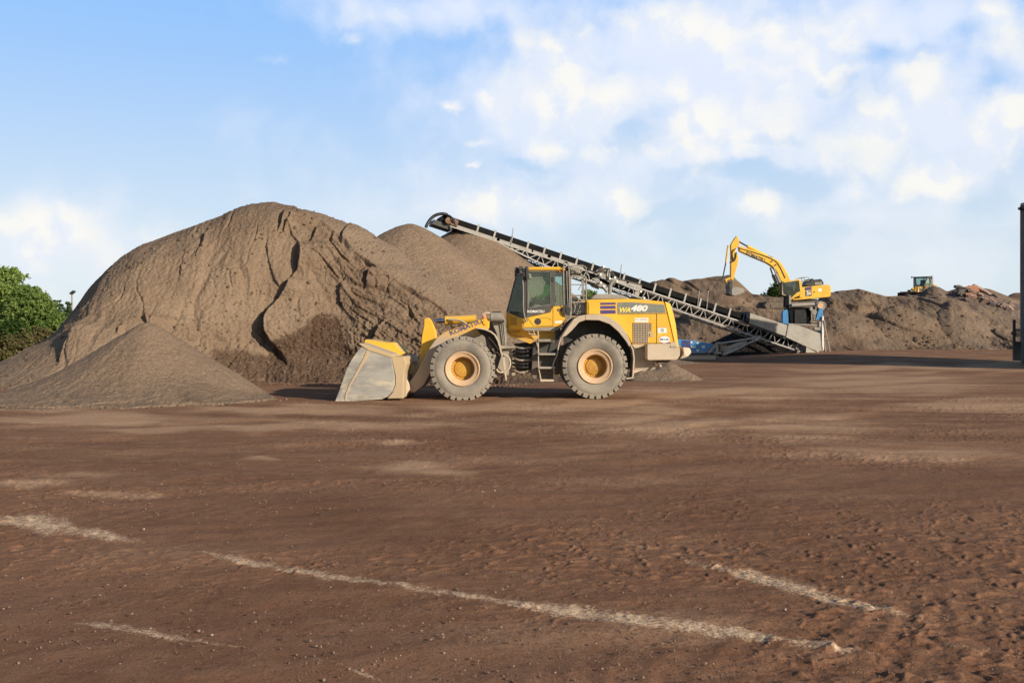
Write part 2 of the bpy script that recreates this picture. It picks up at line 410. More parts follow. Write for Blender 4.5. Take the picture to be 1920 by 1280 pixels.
ce = MB().prism([(624.6, 755.6), (627, 753.4), (664, 750.6), (664, 753.2)], BN - .03, BF + .03, ref=BN, bev=.006).build('cutting_edge', M['steel'], bucket)
sg = MB().prism([(672.5, 644.5), (676, 643), (734, 664), (738, 668.5), (733, 670.5), (690, 656.5)], BN - .03, BF + .03, ref=BN, bev=.01)
sg.build('top_plate', M['cream'], bucket)
MB().prism([(684, 637.5), (686, 636), (720, 641.5), (737, 641.8), (757, 663), (744, 670), (730, 666), (682, 646)], 26.6, BF - .25, ref=26.6, bev=.012).build('spill_guard', M['yellow_clean'], bucket)
bb = MB().prism([(733, 668.7), (757, 668.7), (762, 682), (757, 700), (755.6, 747), (725, 747.5), (735, 736), (740.5, 722), (741, 706), (737, 686)], BN + .05, BF - .05, ref=BN, bev=.015)
bb.build('back_box', M['cream'], bucket)
for Ya in (25.95, 26.45, mir(26.57), mir(26.07)):
    b = MB().prism([(750, 697), (757, 699), (767.5, 720), (768.5, 730), (763, 738), (755.6, 747), (740, 747)], Ya, Ya + .12, ref=26.0, bev=.012)
    p0 = P(762.5, 729, 26.0); b.cyl((p0.x, Ya - .02, p0.z), (p0.x, Ya + .14, p0.z), .05)
    b.build('hinge_bracket', M['beige'], bucket)
for Ya in (26.65, mir(26.75)):
    b = MB().prism([(750, 668), (758, 667), (772, 683), (781, 696), (780, 702), (771, 704.5), (756, 694)], Ya, Ya + .1, ref=26.4, bev=.012)
    p0 = P(774, 698, 26.4); b.cyl((p0.x, Ya - .02, p0.z), (p0.x, Ya + .12, p0.z), .045)
    b.build('link_bracket', M['yellow'], bucket)

# ---- boom, bell crank, cylinders
boom = [(910, 593.5), (903, 596.5), (878, 607), (850, 616.5), (832, 623), (818, 633.5), (806, 650.5), (795, 671), (781, 698), (768, 716), (765, 726), (769, 735), (778, 735), (795, 722), (808, 698), (820, 676), (838, 655), (868, 640), (900, 630), (917, 616), (918, 601)]
for Ya in (26.18, mir(26.3)):
    b = MB().prism(boom, Ya, Ya + .12, ref=26.18, bev=.02)
    for q in ((911, 604), (768, 728)):
        p0 = P(*q, 26.18); b.cyl((p0.x, Ya - .03, p0.z), (p0.x, Ya + .15, p0.z), .075)
    bm_ = b.build('boom_arm', M['boom'], L)
    if Ya < LY:
        pp = P(845, 629, 26.17); pp.y = Ya - .002
        lettering('KOMATSU', pp, .13, M['faded'], bm_, bold=.045, rot=math.radians(21.5), width=.92)
MB().cyl(Vector((P(848, 634, 26.2).x, 26.25, P(848, 634, 26.2).z)), Vector((P(848, 634, 26.2).x, mir(26.25), P(848, 634, 26.2).z)), .14, n=20).build('cross_tube', M['beige'], L, smooth=40)
bc = [(793, 598), (797, 595.2), (803, 595), (808, 601), (812, 610), (815, 619), (816.5, 635), (813, 645), (800, 664), (795, 670), (786, 692), (779, 692), (786, 668), (788, 644), (789, 630), (793, 610)]
for Ya in (26.72, 27.0): pr('bell_crank', bc, Ya, Ya + .16, M['yellow_clean'], ref=26.5, bev=.02)
MB().cyl(P(783, 690, 26.8), P(772, 699, 26.8), .09).build('bucket_link', M['yellow'], L)
tc_ = MB().cyl(P(838, 600.5, 26.85), P(893, 597.5, 26.85), .115, n=20).cyl(P(835, 600.6, 26.85), P(840, 600.4, 26.85), .125, n=20).build('tilt_cylinder', M['yellow_clean'], L, smooth=40)
MB().cyl(P(812, 602, 26.85), P(837, 600.6, 26.85), .055, n=16).build('cylinder_rod', M['chrome'], tc_, smooth=40)
MB().cyl(P(803, 602.5, 26.85), P(813, 602, 26.85), .09, n=16).build('rod_eye', M['rust'], tc_, smooth=40)
MB().tube([P(840, 599, 26.7), P(850, 599.5, 26.65), P(861, 600, 26.6), P(870, 604, 26.55), P(878, 610, 26.5)], .028, smooth_it=2).build('hose', M['beige'], L, smooth=40)
# lift cylinders between boom and frame
for Ya in (26.45, mir(26.45)):
    a, b_ = P(918, 655, 26.2), P(858, 650, 26.2)
    MB().cyl((a.x, Ya, a.z), (b_.x + .35, Ya, b_.z), .09, n=16).cyl((b_.x + .35, Ya, b_.z), (b_.x, Ya, b_.z), .05, n=12).build('lift_cylinder', M['grey'], L, smooth=40)

# ---- front frame
ff = MB()
ff.prism([(922, 588), (941, 588), (946, 598), (949, 620), (951, 648), (934, 649), (930, 624), (922, 606)], 26.35, 26.6, ref=26.1)
ff.prism([(922, 588), (941, 588), (946, 598), (949, 620), (951, 648), (934, 649), (930, 624), (922, 606)], mir(26.6), mir(26.35), ref=26.1)
ff.prism([(905, 600), (938, 600), (948, 650), (880, 660), (862, 640)], 26.62, mir(26.62), ref=26.1)
for k in range(3): ff.prism([(936.5 + 3.4 * k, 606), (938 + 3.4 * k, 606), (943.5 + 2.4 * k, 646), (942 + 2.4 * k, 646)], 26.31, 26.36, ref=26.1, bev=.006)
ff.prism([(938, 648), (966, 649), (966, 653), (938, 654)], 26.2, 26.8, ref=26.1)
ff.prism([(943, 654), (966, 652), (969, 700), (962, 707), (946, 703), (932, 690)], 26.35, mir(26.35), ref=26.1)
ff.prism([(845, 670), (945, 660), (950, 700), (920, 712), (840, 705)], 26.5, mir(26.5), ref=26.1)
ff.build('front_frame', M['grey'], L)
fd = MB(); fd.prism([(922, 600), (945, 599), (946, 604), (923, 606)], 26.2, 26.6, ref=26.1); fd.prism([(923, 583.5), (939, 583), (939, 586.5), (922, 587)], 26.2, 26.6, ref=26.1)
fd.build('tower_cover', M['dark'], L)
hl = MB(); p0 = P(930, 594, 26.05); hl.cyl((p0.x - .14, 26.2, p0.z), (p0.x + .14, 26.2, p0.z), .115, n=18); hl.cyl((p0.x - .15, 26.2, p0.z), (p0.x - .14, 26.2, p0.z), .10, n=18)
hl.build('headlight', M['grey'], L, smooth=40)
MB().tube([P(905, 589.5, 26.2), P(912, 586, 26.2), P(919, 588, 26.2), P(922, 594, 26.2), P(919, 601, 26.2), P(911, 603, 26.2)], .03, smooth_it=2).build('hose', M['beige'], L, smooth=40)
MB().prism([(905, 590), (911, 589), (911, 596), (905.5, 597)], 26.12, 26.3, ref=26.1).build('tail_light', M['decal_red'], L)
for s_ in (0, 1):
    Y0, Y1 = (25.62, 26.2) if s_ == 0 else (mir(26.2), mir(25.62))
    fe = MB().sheet([(893, 614.5), (900, 615.5), (910, 617.5), (920, 621.5), (928, 628), (934, 639), (937.5, 651), (939.5, 660), (942, 667)], .035, Y0, Y1, ref=25.62).build('front_fender', M['beige'], L)
    MB().prism([(893, 616), (910, 619), (922, 626), (931, 637), (936, 655), (938, 668), (930, 668), (925, 652), (912, 634), (898, 624)], Y1 - .06, Y1 - .03, ref=25.7, bev=0).build('inner_liner', M['dark'], fe)
    MB().prism([(941, 666), (945.5, 666), (948, 690), (950, 713), (948, 714), (944, 690)], Y0 + .05, Y1 - .1, ref=25.7, bev=.006).build('mud_flap', M['beige'], fe)
    Yh = Y0 + .02 if s_ == 0 else Y1 - .02
    MB().tube([(P(x, y, 25.65).x, Yh, P(x, y, 25.65).z) for x, y in ((944, 664), (951, 667), (956, 674), (957, 684), (953, 693), (945, 698), (935, 698), (931, 692))], .024, smooth_it=2).build('hose', M['beige'], L, smooth=40)
MB().tube([P(916, 632, 26.0), P(924, 640, 26.0), P(932, 651, 26.0), P(935, 656, 26.0)], .018).tube([P(925, 660, 25.95), P(933, 660.5, 25.95), P(939, 668, 25.95)], .02).build('brake_line', M['beige'], L, smooth=40)
fx = MB(); p0 = P(867, 691.5, 25.5); fx.cyl((p0.x, 26.1, p0.z), (p0.x, mir(26.1), p0.z), .22, n=20); fx.ball((p0.x, LY, p0.z), .42, 2)
fx.build('axle', M['dark'], L, smooth=40)
fx = MB(); p0 = P(1116, 687, 25.5); fx.cyl((p0.x, 26.1, p0.z), (p0.x, mir(26.1), p0.z), .22, n=20); fx.ball((p0.x, LY, p0.z), .42, 2)
fx.build('axle', M['dark'], L, smooth=40)

# ---- articulation joint with its hoses
MB().prism([(964, 645), (1002, 640), (1002, 700), (964, 703)], 26.75, mir(26.75), ref=26.1).build('articulation_joint', M['dark'], L)
for k in range(7):
    y = 650 + k * 7.2; dy = random.uniform(-3, 3); dip = random.uniform(2, 6)
    MB().tube([P(962, y + dy, 26.3), P(972, y + dip, 26.15), P(984, y + dip * .7 + 1, 26.12), P(1000, y - dy, 26.3)], .028, smooth_it=2).build('hydraulic_hose', M['black'] if k % 3 else M['grey'], L, smooth=40)

# ---- cab
CN, CF = 26.05, mir(26.05)
def cp(name, poly, Ya=CN, Yb=CF, m=None, parent=None, **kw):
    return MB().prism(poly, Ya, Yb, ref=CN, **kw).build(name, m, parent)
cab = cp('cab', [(980.3, 596.8), (987.4, 595), (1030.7, 585.2), (1035.5, 574.7), (1058, 572.4), (1060, 600), (1056, 607), (1049, 613), (983.5, 614.5), (981, 617)], m=M['yellow_clean'], parent=L, bev=.02)
ny = [CN + .5, CN + .002, CN + .002, CN + .5]
cp('front_corner', [(949, 583.4), (980.2, 596.8), (980.9, 617), (949.5, 616.5)], m=M['yellow_clean'], parent=cab, near=ny, far=[mir(y) for y in ny], bev=.015)
VY = lambda x: CN + .5 * (980.2 - x) / 31.2 - .006
ny = [CN + .55, CN + .14, CN + .2, CN + .2, CN + .2, CN + .2, CN + .2, CN + .25, CN + .45, CN + .55]
cp('cab_belly', [(949.8, 617.5), (984, 617), (990, 620.5), (1042, 620.5), (1042, 636), (1003, 638), (996, 645), (978, 638), (958, 632), (951, 623)], Ya=CN + .2, Yb=CF - .2, m=M['yellow'], parent=cab, near=ny, far=[mir(y) for y in ny], bev=0)
cp('step_plate', [(984, 614.8), (1048, 613.3), (1048, 619), (1040, 620), (986, 620), (979, 618)], Ya=CN - .03, Yb=CN + .35, m=M['grey'], parent=cab)
v = MB()
for i in range(10):
    for j in range(7):
        x, y = 957.3 + j * 1.75 + (i % 2) * .8, 594.3 + i * 1.6 + max(0, (j - 3)) * .3
        p = P(x, y, CN); v.box(p.x - .009, p.x + .009, VY(x) - .006, VY(x) + .03, p.z - .006, p.z + .006, 0)
v.build('vent_louvre', M['ink'], cab)
ny = [VY(953), VY(978), VY(978), VY(953)]
cp('vent_panel', [(953, 587), (978, 598), (978, 613.5), (953, 613.5)], m=M['yellow'], parent=cab, bev=.002, near=ny, far=[y + .03 for y in ny])
dh = MB(); p0 = P(1008.2, 602.6, CN); dh.lathe([(0, .0), (.075, -.004), (.085, -.008), (.09, .0)], (p0.x, CN, p0.z), 24); dh.bar((p0.x - .05, CN - .02, p0.z), (p0.x + .05, CN - .02, p0.z), .02)
dh.build('door_handle', M['dark'], cab)
for pl in ([(990, 596), (1000, 611), (1037, 611)], [(1037, 611), (1037, 574.5)], [(1012, 596.3), (1028, 596.3), (1034, 600)]):
    g = MB()
    for a, b_ in zip(pl[:-1], pl[1:]):
        a, b_ = P(*a, CN), P(*b_, CN); g.bar((a.x, CN - .001, a.z), (b_.x, CN - .001, b_.z), .008, .010, up=(0, 1, 0))
    g.build('panel_seam', M['ink'], cab)
cp('latch_recess', [(1044, 579), (1056, 577.5), (1056, 583), (1045, 584)], Ya=CN - .012, Yb=CN + .02, m=M['rust'], parent=cab)
st = cp('sticker', [(1040.5, 602), (1053.5, 601.2), (1053.5, 605.3), (1040.5, 606)], Ya=CN - .004, Yb=CN + .01, m=M['decal_white'], parent=cab, bev=0)
pz = P(960.5, 624, CN); lettering('K22076', (pz.x, CN + .27, pz.z), .066, M['ink'], cab, bold=.012, width=.20)
# roof
roof = cp('roof', [(987.5, 506.8), (988, 502.5), (1000, 500.6), (1052, 500.4), (1058, 502.5), (1062, 506.8)], Ya=CN - .05, Yb=CF + .05, m=M['yellow_clean'], parent=L, bev=.03, seg=2)
cp('visor', [(964.5, 503), (989, 502.5), (989, 507.5), (968, 509)], Ya=CN, Yb=CF, m=M['dark'], parent=roof)
cp('roof_lining', [(970, 507.5), (1062, 506.9), (1064, 511), (970, 511.5)], Ya=CN + .01, Yb=CF - .01, m=M['cabgrey'], parent=roof)
bl = MB(); p0 = P(1051, 509.5, CN); bl.box(p0.x - .05, p0.x + .07, CN - .035, CN + .01, p0.z - .015, p0.z + .02, .008); bl.build('side_lamp', M['orange'], roof)
# pillars and panes, both sides
for s_ in (0, 1):
    q = (lambda a, b_: (a, b_)) if s_ == 0 else (lambda a, b_: (mir(b_), mir(a)))
    ya, yb = q(CN, CN + .07)
    cp('front_pillar', [(979.8, 508), (986.8, 508), (987.2, 595), (980.5, 596.5)], ya, yb, M['cabgrey'], cab)
    cp('rear_pillar', [(1059.5, 509), (1066, 509), (1069, 571), (1062, 572)], ya, yb, M['cabgrey'], cab)
    ny = [CN + .17, CN + .15, CN + .46, CN + .5]
    ny = ny if s_ == 0 else [mir(y) for y in ny]
    cp('windscreen_frame', [(968.5, 509), (971, 509), (951.5, 583.6), (949, 582)], ya, yb, M['cabgrey'], cab, near=ny, far=[y + (.05 if s_ == 0 else -.05) for y in ny], bev=0)
    door = MB()
    ya, yb = q(CN - .015, CN + .05)
    for pl in ([(987.2, 507), (989.8, 507), (989.8, 578.5), (987.2, 595)], [(1033.6, 507), (1041, 507), (1041, 573), (1036, 574), (1033.6, 574)], [(989.8, 507), (1033.6, 507), (1033.6, 508.6), (989.8, 508.6)],
               [(989.8, 577), (1033.6, 570.6), (1034.5, 576), (1031, 585), (987.6, 595)]):
        door.prism(pl, ya, yb, ref=CN, bev=.004)
    door = door.build('door', M['cabgrey'], cab)
    yg, yh = q(CN + .012, CN + .018)
    cp('door_glass', [(989.6, 508.4), (1033.8, 508.4), (1033.8, 570.8), (989.6, 577.2)], yg, yh, M['glass'], door, bev=0)
    fr = MB()
    yk, yl = q(CN - .02, CN - .008)
    for a, b_ in (((991, 577), (991, 546)), ((991, 577), (1033, 570.6)), ((1032.8, 570), (1032.8, 509)), ((992, 509.6), (1032, 509.6))):
        a, b_ = P(*a, CN), P(*b_, CN); fr.bar((a.x, (yk + yl) / 2, a.z), (b_.x, (yk + yl) / 2, b_.z), .012, .012, up=(0, 1, 0))
    fr.build('window_seal', M['galv'], door)
    ny = [CN + .17, CN + .012, CN + .012, CN + .46]
    ny = ny if s_ == 0 else [mir(y) for y in ny]
    cp('side_window', [(970.2, 509), (980, 509), (980, 595.2), (951.5, 582.6)], yg, yh, M['glass'], cab, near=ny, far=[y + .006 for y in ny], bev=0)
    cp('rear_side_window', [(1040.8, 510), (1060, 510), (1062, 570.5), (1040.8, 571.5)], yg, yh, M['glass'], cab, bev=0)
    if s_ == 0:
        pp = P(989, 586.3, CN); lettering('KOMATSU', (pp.x, CN - .0155, pp.z), .072, M['decal_white'], door, bold=.03, width=.445)
        hg = MB(); p0 = P(1036.5, 524, CN); hg.box(p0.x - .03, p0.x + .03, CN - .04, CN - .01, p0.z - .06, p0.z + .06); hg.build('door_hinge', M['dark'], door)
ws = MB()
a, b_ = P(970, 509, CN), P(950.3, 582.8, CN)
ws.hexa([(a.x, CN + .2, a.z), (a.x, CF - .2, a.z), (b_.x, CF - .5, b_.z), (b_.x, CN + .5, b_.z), (a.x + .008, CN + .2, a.z), (a.x + .008, CF - .2, a.z), (b_.x + .008, CF - .5, b_.z), (b_.x + .008, CN + .5, b_.z)])
ws.build('windscreen', M['glass'], cab)
ws = MB(); a, b_ = P(1064, 511, CN), P(1066.5, 571, CN)
ws.hexa([(a.x, CN + .07, a.z), (a.x, CF - .07, a.z), (b_.x, CF - .07, b_.z), (b_.x, CN + .07, b_.z), (a.x + .008, CN + .07, a.z), (a.x + .008, CF - .07, a.z), (b_.x + .008, CF - .07, b_.z), (b_.x + .008, CN + .07, b_.z)])
ws.build('rear_window', M['glass'], cab)
# interior: seat, steering column, dashboard
se = MB(); se.prism([(1014, 566), (1038, 566), (1040, 574), (1014, 574)], 26.65, 27.25, ref=26.9, bev=.04); se.prism([(1032, 530), (1037, 529), (1043, 568), (1034, 568)], 26.67, 27.23, ref=26.9, bev=.03)
se.build('operator_seat', M['seat'], cab)
sc_ = MB(); sc_.tube([P(993, 582, 26.9), P(995, 570, 26.9), P(998, 565, 26.9)], .045)
c0 = P(999, 565, 26.9); ring = []
for k in range(25):
    a = 2 * math.pi * k / 24; ring.append((c0.x + .095 * math.cos(a), 26.9 + .2 * math.sin(a), c0.z - .17 * math.cos(a) * -1 * .9))
sc_.tube(ring, .014); sc_.bar(ring[0], ring[12], .02); sc_.bar(ring[6], ring[18], .02)
sc_.build('steering_wheel', M['black'], cab, smooth=40)
db = MB(); db.prism([(956, 574), (966, 566), (976, 570), (980, 590), (962, 586)], 26.62, 27.0, ref=26.6, bev=.03); db.build('dashboard', M['seat'], cab)
db = MB(); db.prism([(972, 566), (978, 565.5), (979, 580), (973, 579)], 26.4, 26.5, ref=26.4, bev=.02); db.build('monitor', M['decal_grey'], cab)
sv = MB(); sv.prism([(992, 512), (1032, 512), (1032, 517), (992, 516)], CF - .2, CF - .12, ref=CF, bev=.01); sv.build('sun_blind', M['seat'], cab)
# mirror cluster and work lamps at the front of the roof
mi = MB(); mi.prism([(984.5, 499), (989, 497.8), (991.5, 503), (990.5, 519), (987, 523), (984, 520)], CN - .24, CN - .12, bev=.03)
mi.tube([P(975, 505, CN - .02), P(981, 509, CN - .18), P(986, 510, CN - .2)], .016); mi.build('mirror', M['dark'], L, smooth=40)
mi = MB(); mi.prism([(990, 512), (995, 513), (997, 520), (994, 524), (990, 522)], CN - .16, CN - .1, bev=.02); mi.build('small_mirror', M['decal_grey'], L)
for (x, y, Y) in ((969, 506, CN - .02), (977, 504, CN - .1), (978, 512, CN - .12), (969, 506, CF), (977, 505, CF + .1)):
    p0 = P(x, y, CN); w_ = MB(); w_.cyl((p0.x - .05, Y, p0.z), (p0.x + .05, Y, p0.z), .075, .06, n=16)
    o = w_.build('work_lamp', M['dark'], L, smooth=40)
    MB().cyl((p0.x - .056, Y, p0.z), (p0.x - .049, Y, p0.z), .066, n=16).build('lens', M['lampglass'], o)
mi = MB(); mi.prism([(970, 500.5), (973, 499.5), (975, 512), (971, 513)], CF + .12, CF + .24, ref=CN, bev=.02); mi.build('mirror', M['dark'], L)
MB().tube([P(979, 510, CN - .1), P(980, 522, CN - .1), P(981.5, 545, CN - .06), P(981, 580, CN - .06), P(984, 596, CN - .06), P(987, 604, CN - .05)], .016, smooth_it=1).build('grab_rail', M['grey'], L, smooth=40)
MB().tube([P(984, 512, CN - .05), P(984.5, 545, CN - .05), P(984.3, 585, CN - .05), P(989, 602, CN - .04)], .011, smooth_it=1).build('wiper_arm', M['black'], L, smooth=40)
# ---- ladder and handrails
RY = 25.85
lad = MB()
lad.tube([P(1000, 619, RY), P(1004, 632, RY), P(1008, 650, RY)], .012).tube([P(1008.6, 620, RY), P(1009.2, 640, RY), P(1009.5, 690, RY), P(1012, 700, RY), P(1014, 712, RY)], .015, smooth_it=1)
lad.tube([P(1051, 634, RY), P(1046.5, 652, RY), P(1045, 665, RY), P(1037, 682, RY), P(1037, 690, RY), P(1040, 699, RY)], .017, smooth_it=1)
lad.tube([P(992, 622, RY), P(992, 626, RY), P(1004, 626.5, RY)], .014)
lad.bar(P(1013, 712.6, RY), P(1038, 712.6, RY), .3, .05); lad.bar(P(1038, 700, RY), P(1038, 712, RY), .02)
ladder = lad.build('ladder', M['beige'], L, smooth=40)
for y in (637.5, 663.5, 689): MB().bar(P(1009, y, RY + .06), P(1041, y, RY + .06), .26, .05).build('rung', M['grey'], ladder)
sb = MB(); sb.prism([(1000, 641), (1042, 641), (1042, 702), (996, 702), (998, 660)], 26.08, 26.5, ref=26.0, bev=.02); sb.prism([(996, 702), (1040, 702), (1038, 711), (1000, 711)], 26.1, 26.6, ref=26.0)
sb.build('tank_box', M['dark'], L)
MB().prism([(1042, 616), (1050, 614), (1053, 625), (1050, 660), (1046, 703), (1042, 703)], 26.12, 26.6, ref=26.0).build('side_post', M['dark'], L)
# ---- chassis
ch = MB(); ch.prism([(1000, 650), (1230, 640), (1230, 690), (1180, 694), (1000, 706)], 26.5, mir(26.5), ref=26.1, bev=.03)
ch.prism([(1188, 652), (1230, 652), (1229, 692), (1208, 697), (1189, 694)], 25.98, mir(25.98), ref=25.98, bev=.02)
ch.build('rear_frame', M['grey'], L)
MB().prism([(1056, 606), (1100, 596), (1150, 602), (1182, 640), (1188, 690), (1060, 690)], 26.26, 26.4, ref=26.1, bev=0).build('wheel_arch', M['dark'], L)
MB().prism([(1185, 694), (1209, 692), (1188, 699)], 25.8, 25.98, ref=25.9, bev=0).build('skid_plate', M['beige'], L)
# ---- rear fenders
out = [(1051, 633.5), (1064, 613.5), (1076, 597.6), (1086, 592), (1098, 589.8), (1122.5, 589), (1143, 594.6), (1160, 606.3), (1174, 623.5), (1183, 645.5)]
inn = [(1179.5, 650), (1174, 640.5), (1160, 622.5), (1143, 607.8), (1122.5, 600.4), (1098, 600), (1086, 603.8), (1072, 619.5), (1061, 629.5)]
for s_ in (0, 1):
    Y0, Y1 = (25.5, 26.24) if s_ == 0 else (mir(26.24), mir(25.5))
    b = MB(); n = len(inn)
    rim = [(o, i) for o, i in zip(out, [inn[-1]] + inn[::-1])]
    Yr0, Yr1 = (Y0, Y0 + .04) if s_ == 0 else (Y1 - .04, Y1)
    b.prism(out + inn, Yr0, Yr1, ref=25.5, bev=.012)
    Ys0, Ys1 = (Y0 + .04, Y1) if s_ == 0 else (Y0, Y1 - .04)
    b.sheet([(x, y + 1.2) for x, y in out], .03, Ys0, Ys1, ref=25.5)
    rf = b.build('rear_fender', M['beige'], L)
    MB().sheet([(1183, 646), (1187.5, 656), (1189.5, 672), (1188.5, 690), (1187, 708), (1175, 709.5)], .035, Y0 + .04, Y1 - .1, ref=25.5).build('mud_guard', M['beige'], rf)
    if s_ == 0: MB().prism([(1097.2, 590), (1098, 590), (1098, 600), (1097.2, 600)], Y0 - .002, Y0 + .02, ref=25.5, bev=0).build('panel_seam', M['ink'], rf)
# ---- engine hood
HN, HF = 25.9, mir(25.9)
hood = MB().prism([(1099, 562), (1140, 561), (1182.7, 560), (1215, 562.4), (1247, 565.6), (1258, 610), (1266, 645), (1184, 645.5), (1174, 627), (1160, 609), (1143, 597), (1122.5, 591), (1099, 591)], HN, HF, bev=.035, seg=2).build('engine_hood', M['yellow_clean'], L, smooth=40)
rc = MB(); fl = [(1247.2, 565.6), (1252.5, 586), (1258.2, 610), (1266.2, 645)]; rl = [(1260.5, 568.3), (1266, 585), (1271, 607), (1276.2, 648.5)]
for i in range(3):
    q = []
    for s_ in (0, 1):
        for (x, y), Y in ((fl[i], HN + .004), (rl[i], HN + .34), (rl[i + 1], HN + .34), (fl[i + 1], HN + .004)):
            p = P(x, y, HN); q.append((p.x, Y if s_ == 0 else mir(Y), p.z))
    rc.hexa(q)
rc.prism([(1266.2, 645), (1276.2, 648.5), (1276, 650.5), (1270, 650.5)], HN + .1, HF - .1, ref=HN, bev=.01)
rc.build('rear_cowl', M['yellow_clean'], hood)
MB().prism([(1106, 561.5), (1111, 555), (1118, 551.3), (1140, 550.8), (1164, 552.5), (1176, 557), (1184, 561.5)], HN + .5, HF - .5, ref=HN + .5, bev=.03).build('hood_top', M['grey'], hood)
for y0, y1 in ((567, 571), (573, 578.8), (581, 588)):
    MB().prism([(1125.4, y0 + .4), (1154.2, y0), (1154.4, y1), (1125.6, y1 + .5)], HN - .004, HN + .01, bev=0).build('stripe', M['purple'], hood)
MB().prism([(1157.4, 567), (1184, 566.4), (1245, 571.2), (1248.5, 586.4), (1157.6, 587.8)], HN - .004, HN + .01, bev=0).build('name_panel', M['decal_grey'], hood)
p0 = P(1161.5, 585.6, HN); lettering('WA', (p0.x, HN - .0065, p0.z), .135, M['decal_yellow'], hood, shear=.25, bold=.035, width=.29)
p0 = P(1182.5, 583.8, HN); lettering('480', (p0.x, HN - .0065, p0.z), .168, M['decal_white'], hood, shear=.25, bold=.045, width=.45)
def seam(a, b_, w=.012):
    a, b_ = P(*a, HN), P(*b_, HN); MB().bar((a.x, HN - .002, a.z), (b_.x, HN - .002, b_.z), .01, w, up=(0, 1, 0)).build('panel_seam', M['ink'], hood)
seam((1231.3, 587.5), (1231.6, 643.5), .016); seam((1104, 567), (1104, 588)); seam((1157.5, 589), (1250, 587.6), .008)
gr = MB().prism([(1186, 605), (1221.5, 605), (1221.5, 621), (1215, 621), (1215, 643), (1187.5, 643)], HN - .003, HN + .01, bev=0).build('grille', M['rust'], hood)
gm = MB()
for k in range(12):
    y = 606 + k * 3.3; x1 = 1221 if y < 620 else 1215
    a, b_ = P(1187, y, HN), P(x1, y, HN); gm.bar((a.x, HN - .012, a.z), (b_.x, HN - .012, b_.z), .012, .018, up=(0, 1, 0))
for k in range(10):
    x = 1188 + k * 2.95; a, b_ = P(x, 606, HN), P(x, 642.5, HN); gm.bar((a.x, HN - .016, a.z), (b_.x, HN - .016, b_.z), .012, .014, up=(0, 1, 0))
gm.build('grille_mesh', M['beige'], gr)
lp = MB().prism([(1215.5, 621.6), (1226, 621.6), (1226, 632), (1215.5, 632)], HN - .006, HN + .01, bev=.002).build('latch_plate', M['cream'], hood)
MB().prism([(1217.3, 625), (1218.8, 625), (1218.8, 631), (1217.3, 631)], HN - .01, HN, bev=0).build('latch', M['ink'], lp)
st = MB().prism([(1190, 596), (1215.5, 596), (1215.5, 603.6), (1190, 603.6)], HN - .005, HN + .01, bev=0).build('sticker', M['decal_white'], hood)
p0 = P(1191, 600.6, HN); lettering('CR CAUTION', (p0.x, HN - .0065, p0.z), .04, M['decal_grey'], st, width=.31)
st = MB().prism([(1233.5, 613), (1249.5, 613), (1250, 624), (1233.5, 624)], HN - .005, HN + .01, bev=0).build('sticker', M['decal_white'], hood)
for q in ([(1233.5, 613), (1249.5, 613), (1249.5, 614.3), (1233.5, 614.3)],): MB().prism(q, HN - .008, HN, bev=0).build('sticker_border', M['decal_red'], st)
rg = MB(); p0 = P(1241.8, 619, HN); rg.lathe([(.033, -.002), (.045, -.002), (.045, .0), (.033, .0)], (p0.x, HN - .006, p0.z), 20); rg.bar((p0.x - .024, HN - .007, p0.z + .024), (p0.x + .024, HN - .007, p0.z - .024), .004, .012, up=(0, 1, 0)); rg.build('prohibition_mark', M['decal_blue'], st)
MB().prism([(1233.5, 625.5), (1239.5, 625.5), (1239.5, 628), (1233.5, 628)], HN - .005, HN + .01, bev=0).build('sticker', M['decal_yellow'], hood)
ov = [(1246 + 10.2 * math.cos(2 * math.pi * k / 28), 636.4 + 6.4 * math.sin(2 * math.pi * k / 28)) for k in range(28)]
ov2 = [(1246 + 10.9 * math.cos(2 * math.pi * k / 28), 636.4 + 7.1 * math.sin(2 * math.pi * k / 28)) for k in range(28)]
st = MB().prism(ov2, HN - .004, HN + .01, bev=0).build('sticker', M['decal_red'], hood)
so = MB().prism(ov, HN - .007, HN, bev=0).build('oval_face', M['decal_white'], st)
p0 = P(1237.5, 638, HN); lettering('MILLER', (p0.x, HN - .0095, p0.z), .055, M['decal_blue'], so, bold=.01, width=.235)
# ---- counterweight
cw = [(1213, 646), (1215, 644.6), (1258, 644), (1268, 643), (1270.5, 650.5), (1277.5, 652), (1278, 665), (1270, 674.5), (1214.5, 675.2), (1213, 672)]
ny = [25.55] * 4 + [25.6, 25.75, 25.75, 25.6, 25.55, 25.55]
cwo = MB().prism(cw, 25.55, mir(25.55), near=ny, far=[mir(y) for y in ny], bev=.025, seg=2).build('counterweight', M['beige'], L, smooth=40)
MB().prism([(1256.5, 642), (1268, 641), (1270.6, 651), (1257, 651.5)], 25.56, 25.9, ref=25.55, bev=.012).build('lifting_lug', M['beige'], cwo)
ny = [25.8, 26.05, 26.1, 26.05, 25.9, 25.8, 25.8]
MB().prism([(1281, 651), (1296, 652), (1299.5, 656), (1299.5, 662), (1291, 668.5), (1275, 673), (1281.5, 664)], 25.8, mir(25.8), ref=25.8, near=ny, far=[mir(y) for y in ny], bev=.02).build('rear_bumper', M['beige'], cwo)
MB().prism([(1216, 675.5), (1262, 675.5), (1255, 680), (1222, 680)], 26.1, mir(26.1), ref=25.9).build('belly_plate', M['dark'], L)
MB().cyl(P(1232, 681, 25.9), P(1239, 686, 25.7), .03).build('tow_pin', M['beige'], L)
MB().prism([(1184, 645.8), (1213, 645.2), (1208, 651), (1190, 653)], 25.9, 26.4, ref=25.9).build('frame_bracket', M['beige'], L)
